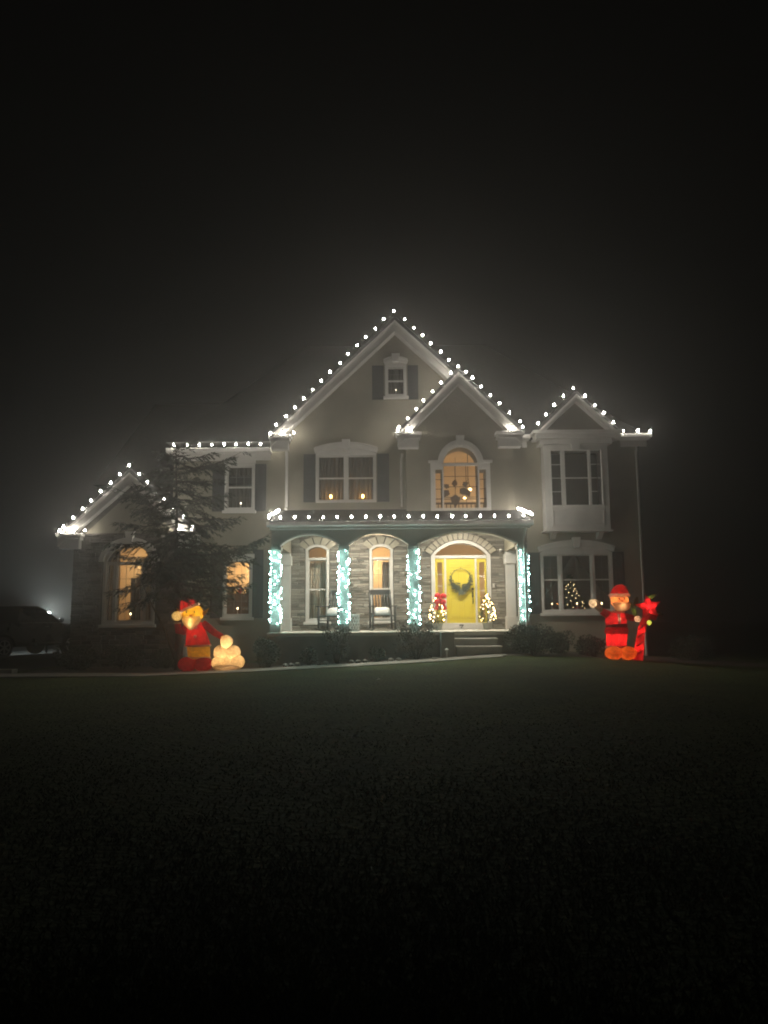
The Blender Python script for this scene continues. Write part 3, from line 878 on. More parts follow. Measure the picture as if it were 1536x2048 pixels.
# ================================================================== STRING LIGHTS
def bulb_mesh():
    mb = MB()
    prof = [(.004,.0),(.018,.008),(.0255,.024),(.022,.046),(.011,.064),(.002,.072)]
    mb.lathe((0,0,.02), prof, 8)
    nb = len(mb.f)
    mb.lathe((0,0,-.03), [(.014,0),(.016,.03),(.016,.052)], 8)
    me = mb.mesh('bulb', [M['bulb'], M['cable']], True)
    for i, p in enumerate(me.polygons): p.material_index = 0 if i < nb else 1
    return me
BULB = bulb_mesh()
GS = 'white bulb strings along the roof edges'
def string(label, pts, tilt=0):
    """pts: bulb positions (world); the cord runs just below the bulbs"""
    pts = [Vector(p) for p in pts]
    t = thing('string_light', label, 'string lights', pts[0], GS)
    cpts = []
    for i, p in enumerate(pts):
        cpts.append(p + Vector((0, .03, -.05)))
        if i < len(pts)-1: cpts.append((p + pts[i+1])/2 + Vector((0, .03, -.075)))
    MB().tube(cpts, .007, 5).build('cord', M['cable'], t)
    for p in pts:
        k = random.uniform(.85,1.12)
        place('bulb', BULB, t, p, (random.uniform(-.15,.15), tilt + random.uniform(-.2,.2), random.uniform(0, 6)), (k,k,k))
    return t
def P(l, Y): return [px(a, b, Y) for a, b in l]
string('bulb string climbing the long slope of the tallest gable to its peak',
       P([(788,625),(767,641),(750,660),(731,677),(714,694),(696,711),(679,729),(661,747),(643,765),(625,782),(607,800),(589,818),(571,836),(553,853)], 23.27), -.2)
string('bulb string on the tallest gable, from its peak down to the small gable',
       P([(809,641),(827,658),(845,674),(862,690),(881,707),(898,723)], 23.27), .2)
string('three bulbs on the cornice end at the foot of the tallest gable', P([(541,869),(566,869),(588,869)], 23.25))
string('bulb string down the small gable over the bright attic wall',
       P([(901,749),(883,768),(865,786),(848,804),(832,821),(815,840),(798,857)], 22.66), -.2)
string('bulb string on the small gable peak and down its dark roof side',
       P([(917,736),(932,747),(945,759),(962,776),(981,794),(1000,810),(1019,828),(1040,846)], 22.66), .2)
string('two bulbs on the small gable cornice end nearer the attic window', P([(796,863),(821,863)], 22.65))
string('two bulbs on the small gable cornice end nearer the bay window', P([(1021,859),(1046,857)], 22.65))
string('bulb string over the bay window pediment from its peak to the inner foot', P([(1147,779),(1127,795),(1109,813),(1092,832),(1075,850)], 23.25), -.2)
string('bulb string over the bay window pediment down to its outer foot', P([(1170,795),(1189,813),(1208,829),(1227,848)], 23.25), .2)
string('three bulbs on the gutter at the far end past the bay window', P([(1247,865),(1275,865),(1301,865)], YD-.46))
string('bulb string along the upper gutter behind the conifer', P([(348,893),(375,893),(399,893),(424,892),(448,892),(472,892),(497,891),(521,891),(545,890)], YB-.46))
string('bulb string on the low stone wing gable above the truck', P([(258,934),(239,952),(220,969),(202,986),(183,1004),(165,1021),(147,1039),(127,1058)], 22.67), -.2)
string('bulb string on the low stone wing gable half hidden by branches', P([(277,951),(295,967),(312,985),(328,1002),(347,1020),(366,1038),(385,1055)], 22.67), .2)
string('three bulbs on the wing cornice end above the truck', P([(119,1065),(145,1065),(170,1064)], 22.65))
string('three bulbs on the wing cornice end behind the branches', P([(333,1063),(358,1063),(383,1062)], 22.65))
string('long level bulb string along the porch gutter', P([(538,1038),(561,1038)] + [(589+28.6*i, 1038-.18*i) for i in range(16)] + [(1047,1034)], py0-.14))
string('short receding bulb string on the porch roof side beside the downspout', [(-3.22, y, 4.10+.21*(y-py0)) for y in (21.5,21.95,22.4,22.85,23.3)])
string('short receding bulb string on the porch roof side by the bay window', [(4.12, y, 4.10+.21*(y-py0)) for y in (21.25,21.6,21.95,22.3,22.65,23.0,23.4)])

# icy net lights round the porch columns
nb_mesh = MB().ball((0,0,0), (.011,.011,.014), 6, 4).mesh('bulb', M['teal'], True)
GN = 'icy net lights wrapped on the porch columns'
def net(label, x0, x1, y0, z0, z1, n, seed):
    r = random.Random(seed)
    t = thing('net_light', label, 'net lights', ((x0+x1)/2, y0, z0), GN)
    w_ = MB(); e = .03
    cs = [(x0-e, y0-e), (x1+e, y0-e), (x1+e, y0+.25+e), (x0-e, y0+.25+e)]
    turns = 9; pts = []
    for i in range(turns*4+1):
        c = cs[i % 4]; pts.append((c[0], c[1], z0 + (z1-z0)*i/(turns*4)))
    w_.tube(pts, .005, 4)
    for i in (0, 1): w_.tube([(cs[i][0], cs[i][1], z0), (cs[i][0], cs[i][1], z1)], .005, 4)
    w_.build('cord', M['nwire'], t)
    for i in range(n):
        z = z0 + (z1-z0)*(i+r.random())/n
        q = r.random()
        if q < .30: p = (x0-e+r.uniform(-.02,.02), y0-e, z)
        elif q < .58: p = (x1+e+r.uniform(-.02,.02), y0-e, z)
        elif q < .86: p = (r.uniform(x0, x1), y0-e-.01, z)
        else: p = (r.choice((x0-e, x1+e)), y0+r.uniform(.05,.25), z)
        place('bulb', nb_mesh, t, p, None, (1, 1, 1) if r.random() < .6 else (1.4, 1.4, 1.4))
    return t
net('icy net lights on the end column beside the house window with warm light', -3.15, -2.91, 21.44, 1.20, 3.22, 60, 1)
net('icy net lights on the column behind which a rocking chair peeks out', -1.25, -1.01, 21.44, 1.18, 3.20, 60, 2)
net('icy net lights on the column between the rocking chair and the door', .68, .94, 21.44, 1.16, 3.22, 60, 3)
def strand(label, x, seed, y):
    r = random.Random(seed)
    t = thing('light_strand', label, 'light strand', (x, y, 1.25), 'thin icy strands on the porch corner column')
    pts = [(x + .03*math.sin(i*1.1+seed), y, 1.25+1.98*i/30) for i in range(31)]
    MB().tube(pts, .005, 4).build('cord', M['nwire'], t)
    for i in range(24):
        z = 1.27+1.94*(i+r.random())/24
        place('bulb', nb_mesh, t, (x + r.uniform(-.045,.045), y-.015, z), None, None if r.random() < .6 else (1.35,1.35,1.35))
strand('thin icy light strand on the porch corner column, door side', 3.78, 1, 21.42)
strand('thin icy light strand on the porch corner column, shutter side', 4.02, 4, 21.60)

# unseen porch ceiling lamps, added to brighten the porch
def added_ceiling_lamp(label, x):
    t = thing('added_porch_lamp', label, 'lamp', (x, 22.25, 3.95), 'added unseen flush lamps under the porch ceiling')
    MB().lathe((x, 22.25, 3.925), [(.10,.0),(.13,.012),(.14,.028)], 16).build('canopy_ring', M['black'], t)
    MB().lathe((x, 22.25, 3.895), [(.02,.0),(.07,.006),(.11,.018),(.12,.0295)], 16).build('diffuser', M['porch'], t, smooth=True)
added_ceiling_lamp('added unseen flush lamp under the porch ceiling before the two windows', -.95)
added_ceiling_lamp('added unseen flush lamp under the porch ceiling before the door', 2.3)
t = thing('security_light', 'small round white camera light on the stone near the porch end', 'camera', (3.57, YA-.05, 3.36))
MB().ball((3.57, YA-.12, 3.36), .05, 12, 8).build('head', M['trim'], t, smooth=True)
MB().box(3.55,3.59,YA-.10,YA-.045,3.32,3.40).build('mount', M['trim'], t)

# ================================================================== PORCH THINGS
# wreath
def wreath():
    c = Vector((2.34, YD0-.10, 2.50)); R = .30
    t = thing('wreath', 'grey green leafy crescent wreath on a thin ring on the yellow door', 'wreath', c)
    MB().tube([c + Vector((R*math.cos(a), 0, R*math.sin(a))) for a in np.linspace(0, 2*PI, 33)], .009, 6).build('ring', M['twig'], t)
    mb = MB(); r = random.Random(4)
    for i in range(620):
        a = r.gauss(-PI/2, .82)
        wgt = max(0, 1 - abs(a+PI/2)/2.2)
        rad = R + r.gauss(.0, .045*wgt + .012)
        p = c + Vector((rad*math.cos(a), r.uniform(-.05,.02), rad*math.sin(a)))
        out = Vector((math.cos(a), 0, math.sin(a))); tan = Vector((-math.sin(a), 0, math.cos(a))) * (1 if a > -PI/2 else -1)
        d = tan*.8 + out*r.uniform(-.2,.9) + Vector((0, r.uniform(-.7,.1), 0))
        mb.leaf(p, d, (0,1,0.3), r.uniform(.05,.11)*(.6+.5*wgt), .022)
    for i in range(90):
        mb.leaf(c + Vector((r.gauss(0,.05), -.03, -R - r.uniform(0,.12))), (r.uniform(-.5,.5), -.3, -1), (0,1,0), .12, .02)
    mb.build('foliage', M['wreath'], t, recalc=False)
    MB().tube([c+Vector((.02,-.02,-.40)), c+Vector((-.02,-.03,-.48)), c+Vector((-.07,-.03,-.53))], .008, 5).build('twig', M['twig'], t)
    MB().tube([(2.34,YD0-.025,2.84),(2.34,YD0-.07,2.84),(2.34,YD0-.075,2.79)], .008, 5).build('hook', M['black'], t)
wreath()

# lit topiaries
WB = MB().ball((0,0,0), (.009,.009,.012), 6, 4).mesh('bulb', M['warm'], True)
def topiary(label, x, y, seed, h=1.05):
    z = .96; r = random.Random(seed)
    t = thing('topiary_tree', label, 'topiary', (x, y, z), 'lit topiaries either side of the door')
    MB().lathe((x,y,z+.002), [(.10,0),(.12,.03),(.15,.18),(.155,.20),(.12,.19)], 14).build('planter', M['pot'], t)
    MB().tube([(x,y,z+.15),(x+.01,y,z+.5),(x,y,z+h-.05)], .014, 6).build('trunk', M['bark'], t)
    mb = MB()
    def rad(f): return .25*math.sin(min(1, (1-f)*1.15+.02)*PI/2)*(1 if f > .12 else .6+f*3.3)
    for i in range(1700):
        f = r.random()**1.2; q = rad(f)*math.sqrt(r.uniform(.25,1.05)); a = r.uniform(0, 2*PI)
        p = (x+q*math.cos(a), y+q*math.sin(a), z+.22+f*(h-.22))
        mb.leaf(p, (math.cos(a), math.sin(a), r.uniform(-.2,.8)), (r.uniform(-1,1), r.uniform(-1,1), 1), r.uniform(.04,.075), .018)
    mb.build('foliage', M['topi'], t, recalc=False)
    for i in range(46):
        f = (i+r.random())/46; q = rad(f)*r.uniform(.9,1.08); a = r.uniform(PI*.95, PI*2.05)
        place('bulb', WB, t, (x+q*math.cos(a), y+q*math.sin(a), z+.24+f*(h-.24)), None, None if r.random() < .6 else (1.4,1.4,1.4))
topiary('lit topiary with a red bow on top beside the door', 1.56, 23.05, 1)
topiary('lit topiary without a bow, on the handle side of the door', 3.04, 23.05, 2)
t = thing('ribbon_bow', 'big red ribbon bow tied near the top of the topiary', 'bow', (1.62, 22.84, 1.86))
c = Vector((1.63, 22.74, 1.87)); K = 1.75
for s in (-1, 1):
    mb = MB(); n = 10
    for dz in (.0,):
        ringsL = []
        for i in range(n+1):
            a = PI*2*i/n
            u = s*(.075 - .075*math.cos(a)); vv = .055*math.sin(a)*(0.6+.4*abs(u)/.15)
            ringsL.append([c+Vector((u, -.02, vv+s*.02+u*.25*s))*K, c+Vector((u, .05, vv+s*.02+u*.25*s))*K])
        mb.loft(ringsL, cap=False, closed=False)
    mb.build('loop', M['bow'], t, smooth=True)
    MB().add([c+Vector((0,-.01,0))*K, c+Vector((s*.03,-.012,.0))*K, c+Vector((s*.11,-.03,-.17))*K, c+Vector((s*.05,-.03,-.19))*K], [(0,1,2,3)]).build('tail', M['bow'], t)
for i in range(4):
    a = i*PI/2+.7
    MB().ball(c+Vector((.07*math.cos(a), -.015, .07*math.sin(a)))*K, (.09,.05,.08), 10, 8).build('loop', M['bow'], t, smooth=True)
MB().ball(c+Vector((0,-.03,0))*K, (.045,.04,.045), 8, 6).build('knot', M['bow'], t, smooth=True)

# rocking chairs (front faces -y), built once at the origin
def rocking_chair(label):
    t = thing('rocking_chair', label, 'rocking chair', (0,0,0), 'dark rocking chairs on the porch')
    m = M['chair']; W2 = .29
    for s in (-1, 1):
        rk = [(s*W2, y, .03+.17*(y*1.25)**2) for y in np.linspace(-.46, .56, 14)]
        MB().tube(rk, .027, 6).build('rocker', m, t, smooth=True)
        MB().tube([(s*W2,-.27,.05),(s*W2,-.28,.30),(s*W2,-.28,.68)], [.028,.032,.028], 8).build('front_leg', m, t, smooth=True)
        MB().tube([(s*W2,.24,.05),(s*W2*.97,.26,.42),(s*W2*.95,.36,.85),(s*W2*.93,.46,1.16)], [.028,.032,.030,.024], 8).build('back_post', m, t, smooth=True)
        MB().box(s*W2-.045,s*W2+.045,-.36,.32,.68,.71).build('arm', m, t, bevel=.012)
        MB().tube([(s*W2,-.27,.22),(s*W2,.25,.22)], .012, 6).build('stretcher', m, t)
    MB().prism([(-.31,-.31),(.31,-.31),(.28,.27),(-.28,.27)], .40, .44, ax='z').build('seat', m, t, bevel=.012)
    for z in (.20,.30): MB().tube([(-W2,-.275,z),(W2,-.275,z)], .012, 6).build('stretcher', m, t)
    for i in range(6):
        x = -.20+.08*i
        MB().tube([(x,.265,.47),(x*.98,.35,.80),(x*.96,.445,1.05)], .020, 5, flat=1.3).build('back_slat', m, t)
    MB().prism([(-.30,1.02),(.30,1.02),(.31,1.10),(.24,1.17),(-.24,1.17),(-.31,1.10)], .425, .460).build('crest_rail', m, t, bevel=.01)
    MB().box(-.27,.27,.262,.288,.455,.50).build('lower_rail', m, t)
    return t
ch = rocking_chair('dark rocking chair turned aside, half hidden behind a lit column')
copy_thing(ch, (-.07, 22.55, .965), math.radians(10), 'dark rocking chair in full view before the brightly lit porch window')
for o_ in (ch, bpy.data.objects['rocking_chair.001']): o_.scale = (1.12, 1.05, 1.02)
ch.location = (-1.50, 22.55, .965); ch.rotation_euler = (0, 0, math.radians(-24)); ORG[ch] = Vector(ch.location)
def cushion(label, x, y, rz):
    t = MB()
    rings = []
    for k in range(7):
        f = -1+2*k/6; s = math.sqrt(max(0, 1-abs(f)**2.6))*.98+.02
        rings.append([((abs(math.cos(a))**.45*math.copysign(1, math.cos(a)))*.24*s, f*.075, (abs(math.sin(a))**.45*math.copysign(1, math.sin(a)))*.155*s) for a in np.linspace(0, 2*PI, 21)[:-1]])
    t.loft(rings)
    o = t.build('cushion', M['pillow'], smooth=True)
    o.rotation_euler = (-.75, 0, rz); o.location = (x, y, .965+.55)
    setp(o, label, 'cushion', 'white cushions on the rocking chairs')
cushion('white cushion on the rocking chair half hidden by a lit column', -1.46, 22.55, math.radians(-24))
cushion('white cushion on the rocking chair in full view', -.08, 22.56, math.radians(10))
# wicker side table
t = thing('side_table', 'small white lattice side table between the rocking chairs', 'side table', (-.90, 22.2, .96))
mb = MB(); c = Vector((-.90, 22.2, .97)); R = .17; H = .44
for k in range(14):
    for s in (-1, 1):
        mb.tube([c + Vector((R*math.cos(2*PI*k/14+s*1.1*f), R*math.sin(2*PI*k/14+s*1.1*f), H*f)) for f in np.linspace(0, 1, 7)], .006, 4)
mb.build('lattice', M['lattice'], t, kind='stuff')
MB().lathe((c.x,c.y,c.z+H), [(.17,0),(.185,.005),(.185,.025),(.17,.03)], 20).build('table_top', M['lattice'], t)
MB().lathe((c.x,c.y,c.z-.008), [(.17,0),(.18,.01),(.17,.025)], 20).build('base_ring', M['lattice'], t)

# window candles
CB = MB().ball((0,0,0), (.020,.020,.036), 8, 6)
GC = 'electric candles standing in the windows'
def candle(label, x, y, z, big=False, h=.17, m='flame'):
    t = thing('window_candle', label, 'candle', (x, y, z), GC)
    MB().lathe((x,y,z), [(.045,0),(.045,.012),(.013,.02),(.013,h)], 10).build('stem', M['trim'], t)
    MB().ball((x,y,z+h+.03), (.015,.015,.030) if not big else (.032,.032,.055), 8, 6).build('flame_bulb', M['amber' if big else m], t, smooth=True)
candle('candle glowing amber in the upstairs double window, bare wall side', -1.66, YA+.16, 4.97, True, .10)
candle('candle glowing amber in the upstairs double window, small gable side', -.66, YA+.16, 4.97, True, .10)
candle('small candle light in the attic window', .41, YA+.12, 8.34, False, .14, 'pale')
candle('small candle light in the upstairs window behind the conifer', -4.57, YB+.14, 4.82, False, .13, 'pale')
candle('candle light in the ground floor window beside the inflatable elf', -4.62, YB+.14, 1.47, False, .15)
candle('candle light in the porch window behind the half hidden rocker', -2.04, YA+.14, 1.33, False, .25)
candle('candle light in the bright porch window behind the rocker in full view', -.12, YA+.14, 1.33, False, .25)
candle('candle light in the big window near the porch corner', 5.20, YD+.14, 1.53, False, .15)
candle('candle light in the middle of the big window before the christmas tree', 5.99, YD+.14, 1.53, False, .15)
candle('candle light in the big window by the waving santa', 6.75, YD+.14, 1.53, False, .15)
candle('candle light in the wing window behind the branches', -7.58, YW+.14, 1.33, False, .15)

# curtains and furnishing seen through the panes
def curtain(label, x0, x1, z0, z1, y, m, waves=6, amp=.02, slant=0):
    mb = MB(); n = waves*6
    top = [(x0+(x1-x0)*i/n, y+amp*math.sin(2*PI*waves*i/n), z1) for i in range(n+1)]
    bot_ = [(x0+(x1-x0)*i/n+slant*(1 if slant > 0 else 1)*(1-abs(i/n)), y+amp*math.sin(2*PI*waves*i/n+.3), z0) for i in range(n+1)]
    mb.loft([bot_, top], cap=False, closed=False)
    o = mb.build('curtain', m, smooth=True, recalc=False)
    setp(o, label, 'curtain')
curtain('grey sheer curtain across the upstairs double window', -2.2, -.1, 4.8, 6.45, YA+.34, M['drape'], 16)
curtain('dim curtain in the upstairs window behind the conifer', -5.1, -4.05, 4.7, 6.3, YB+.40, M['drape'], 9)
curtain('dim curtain in the attic window', .1, .75, 8.2, 9.3, YA+.35, M['drape'], 6)
curtain('long grey sheer curtain in the porch window behind the half hidden rocker', -2.45, -1.66, 1.1, 3.05, YA+.36, M['cream'], 9)
curtain('long grey curtain covering half of the bright porch window', -.08, .35, 1.1, 3.05, YA+.36, M['drape'], 5)
curtain('cream curtain in the wing window next to the truck', -8.35, -8.0, 1.1, 3.4, YW+.34, M['cream'], 4)
curtain('cream curtain in the wing window next to the trunk', -7.2, -6.85, 1.1, 3.4, YW+.34, M['cream'], 4)
curtain('dark curtain in the middle of the wing window', -7.72, -7.25, 1.1, 2.6, YW+.5, M['drape'], 5)
for lab, pts in (('dark swag drawn aside in the big window, porch side', [(4.9,3.25),(5.95,3.25),(5.6,2.7),(5.25,2.2),(4.9,1.95)]),
                 ('dark swag drawn aside in the big window, santa side', [(7.05,3.25),(6.0,3.25),(6.4,2.7),(6.75,2.2),(7.05,1.95)])):
    o = MB().prism(pts, YD+.34, YD+.36).build('curtain', M['drape'], bevel=.008); setp(o, lab, 'curtain')

# christmas tree in the big window
t = thing('christmas_tree', 'small lit christmas tree inside the big ground floor window', 'christmas tree', (6.0, YD+1.1, 1.3))
r = random.Random(11); mb = MB()
for i in range(1500):
    f = r.random()**1.4; q = .62*(1-f)*math.sqrt(r.uniform(.3,1)); a = r.uniform(0, 2*PI)
    mb.leaf((6.0+q*math.cos(a), YD+1.1+q*math.sin(a), 1.4+f*1.25), (math.cos(a), math.sin(a), .2), (r.uniform(-1,1), 0, 1), .12, .025)
mb.build('foliage', M['topi'], t, recalc=False)
MB().tube([(6.0,YD+1.1,1.3),(6.0,YD+1.1,2.5)], .025, 6).build('trunk', M['bark'], t)
for i in range(32):
    f = (i+.5)/32*.9 + r.uniform(-.03,.03); a = PI*(1.12+.76*((i*.618) % 1)); q = (.66*(1-f)+.03)*r.uniform(.75,1.1)
    place('bulb', WB, t, (6.0+q*math.cos(a), YD+1.1+q*math.sin(a), 1.42+f*1.15), None, (.55,.55,.55))

# shelf with ornaments in the ground floor window, wreath of poinsettia leaves and rail in the stair window
t = thing('sideboard', 'dark wooden sideboard with red ornaments inside the window beside the elf', 'sideboard', (-4.5, YB+1.3, 1.1))
mb = MB().box(-5.2,-3.9,YB+1.1,YB+1.6,1.1,2.15); mb.build('cabinet', M['wood'], t, bevel=.01)
for i, x in enumerate((-5.0,-4.75,-4.5,-4.28,-4.1)):
    MB().lathe((x, YB+1.2, 2.152), [(.04,0),(.07,.06),(.055,.16),(.02,.22),(.03,.26)], 10).build('ornament', M['bow' if i % 2 else 'topi'], t, smooth=True)
t = thing('stair_railing', 'dark stair railing seen through the arched upstairs window', 'railing', (2.3, YC+.95, 4.46))
mb = MB().box(1.1,3.5,YC+1.02,YC+1.08,4.86,4.92); mb.build('handrail', M['wood'], t)
for i in range(18):
    x = 1.2+.13*i
    MB().box(x-.014,x+.014,YC+1.035,YC+1.065,4.46,4.858).build('baluster', M['wood'], t)
MB().box(1.1,3.5,YC+1.03,YC+1.07,5.02,5.04).build('upper_rail', M['wood'], t)
t = thing('hanging_ornament', 'dark leaf shaped ornament hanging in the arched upstairs window', 'ornament', (2.2, YC+.14, 5.55))
for (x, z, a, L_) in ((2.18,5.05,-1.57,.40),(1.98,5.18,-2.2,.28),(2.0,5.25,2.6,.20),(2.32,5.22,-.7,.30),(2.40,5.32,.4,.22),(2.15,5.28,1.4,.24),(2.52,5.2,-1.2,.26)):
    d = Vector((math.cos(a), 0, math.sin(a))); n_ = Vector((-d.z, 0, d.x)); q = Vector((x, YC+.14, z)); wv = L_*.38
    pts = [q, q+d*L_*.3+n_*wv, q+d*L_*.6+n_*wv*.8, q+d*L_, q+d*L_*.6-n_*wv*.8, q+d*L_*.3-n_*wv]
    MB().prism([(p.x, p.z) for p in pts], YC+.135, YC+.145).build('leaf', M['wood'], t)
MB().tube([(2.2,YC+.14,5.2),(2.2,YC+.14,6.2)], .004, 4).build('cord', M['wood'], t)
t = thing('chandelier', 'two bright glowing chandelier bulbs inside the arched window', 'chandelier', (2.75, YC+1.6, 5.3))
for x, z in ((2.80,5.42),(2.62,5.14)):
    MB().ball((x, YC+1.6, z), .05, 10, 8).build('globe', M['globe'], t, smooth=True)
MB().tube([(2.80,YC+1.6,5.46),(2.74,YC+1.6,5.8),(2.74,YC+1.6,6.7)], .01, 5).build('stem', M['black'], t)
MB().tube([(2.62,YC+1.6,5.18),(2.66,YC+1.6,5.5),(2.74,YC+1.6,5.8)], .008, 5).build('arm', M['black'], t)

# ================================================================== GARDEN
def shrub(label, x, y, rx, ry, h, n, m, seed, loose=0.0, leaf=.055, zb=None):
    r = random.Random(seed); z = g(x, y) if zb is None else zb
    t = thing('shrub', label, 'shrub', (x, y, z), 'shrubs planted before the house')
    mb = MB()
    lumps = [(r.uniform(-.45,.45), r.uniform(-.45,.45), r.uniform(.3,.75), r.uniform(.45,.62)) for _ in range(9)] + [(0,0,.5,.62)]
    for i in range(n):
        if loose and r.random() < loose:
            a = r.uniform(0, 2*PI); f = r.random(); q = (.25+.85*f)*r.uniform(.5,1)
            p = Vector((x+rx*q*math.cos(a), y+ry*q*math.sin(a), z+h*(.25+.85*f*r.uniform(.7,1.05))))
            d = Vector((math.cos(a)*.4, math.sin(a)*.4, 1))
        else:
            lx, ly, lz, lr = lumps[r.randrange(len(lumps))]
            u = Vector((r.gauss(0,1), r.gauss(0,1), r.gauss(0,1))).normalized(); k = lr*r.uniform(.75,1.03)
            p = Vector((x+rx*(lx+u.x*k), y+ry*(ly+u.y*k), z+h*max(.02, lz*.78+u.z*k*.75*.62)))
            d = u + Vector((r.uniform(-.6,.6), r.uniform(-.6,.6), r.uniform(-.2,.6)))
        mb.leaf(p, d, (r.uniform(-1,1), r.uniform(-1,1), r.uniform(-1,1)), leaf*r.uniform(.7,1.3), leaf*.55)
    mb.build('foliage', m, t, recalc=False)
    st = MB()
    for i in range(7):
        a = 2*PI*i/7+.3
        st.tube([(x+.03*math.cos(a), y+.03*math.sin(a), z-.02), (x+rx*.35*math.cos(a), y+ry*.35*math.sin(a), z+h*.4), (x+rx*.65*math.cos(a), y+ry*.65*math.sin(a), z+h*(.85 if loose else .7))], [.016,.011,.006], 5)
    st.build('stem', M['bark'], t)
    return t
sm, sr = M['shrubm'], M['shrubr']
shrub('full dark shrub at the foot of the end porch column', -3.12, 20.95, .42, .40, .98, 2600, sm, 1)
shrub('low rounded shrub under the first porch arch', -2.05, 21.05, .24, .24, .62, 1300, sm, 2)
shrub('loose upright shrub hiding the foot of the half hidden rocker', -1.30, 21.05, .40, .32, .92, 1500, sr, 3, .75)
shrub('small ball shaped shrub under the middle porch arch', -.20, 20.95, .23, .23, .46, 1300, sm, 4)
shrub('wide loose shrub between the net lit column and the steps', .85, 21.0, .62, .36, .98, 2400, sr, 5, .65)
shrub('large rounded shrub at the porch corner by the steps', 3.95, 20.75, .74, .60, 1.06, 5200, sm, 6)
shrub('medium rounded shrub behind the large one under the big window', 4.86, 21.7, .40, .36, .82, 2000, sm, 7)
shrub('low dark shrub beside the waving santa', 5.62, 21.0, .52, .46, .72, 2400, sm, 8)
shrub('dark shrub under the wing window by the driveway corner', -8.6, 21.9, .70, .55, .95, 2400, sm, 9)
shrub('dark shrub under the middle of the wing window', -7.35, 21.9, .62, .50, .85, 2200, sm, 10)
shrub('dark shrub behind the trunk of the conifer', -6.2, 22.2, .50, .40, .75, 1600, sm, 12)
shrub('sparse dark shrub at the far house corner beyond the candy cane', 8.9, 22.6, .7, .6, .9, 2200, sm, 13)

# pale bed edging and leaf litter, path light
t = thing('bed_edging', 'low pale scalloped edging along the porch bed', 'garden edging', (-1.2, 20.75, .2))
mb = MB()
def edging(x0, x1, y):
    n = int((x1-x0)/.16)
    for i in range(n):
        x = x0+(x1-x0)*(i+.5)/n; z = g(x, y); s = random.uniform(.8,1.2)
        mb.ball((x, y+random.uniform(-.02,.02), z+.05), (.085, .05, .055*s), 7, 5)
for a in ((-2.75,-2.25),(-1.85,-1.5),(-1.0,-.45),(0.05,.45)):
    edging(*a, 20.78)
mb.build('edging_stones', M['edge'], t, kind='stuff', recalc=False)
t = thing('path_light', 'short pale post light beside the bottom step', 'path light', (1.62, 20.62, g(1.62,20.62)))
zz = g(1.62, 20.62)
MB().tube([(1.62,20.62,zz-.05),(1.62,20.62,zz+.22)], .022, 8).build('post', M['trim'], t)
MB().lathe((1.62,20.62,zz+.221), [(.05,0),(.055,.015),(.02,.05),(.005,.06)], 10).build('cap', M['trim'], t)
t = thing('splash_block', 'small pale downspout splash block at the foot of the steps', 'splash block', (1.35, 20.65, g(1.35,20.65)))
zz = g(1.35, 20.65)
MB().prism([(1.22,20.55),(1.50,20.55),(1.46,20.80),(1.26,20.80)], zz-.02, zz+.05, ax='z').build('block', M['concrete'], t, bevel=.015)
for i, (a, b, Y) in enumerate(((757,1360,16.3),(710,1475,9.0),(518,1548,7.0),(225,1671,5.0))):
    p = px(a, b, Y)
    # drop the leaf onto the lawn along that line of sight
    for k in range(4000):
        q = px(a, b, 3+.005*k)
        if q.z <= g(q.x, q.y) + .03: break
    mb = MB(); s = .045
    mb.add([q+Vector((-s,0,.0)), q+Vector((-.2*s,-.5*s,.012)), q+Vector((s,-.1*s,.02)), q+Vector((-.1*s,.6*s,.03))], [(0,1,2,3)])
    o = mb.build('fallen_leaf', M['pillow'], recalc=False)
    setp(o, ['pale fallen leaf on the lawn nearest the walkway', 'pale fallen leaf in the middle of the lawn', 'pale fallen leaf on the lawn below the snowballs', 'pale fallen leaf on the lawn close to the viewer'][i], 'leaf', 'pale fallen leaves on the lawn')

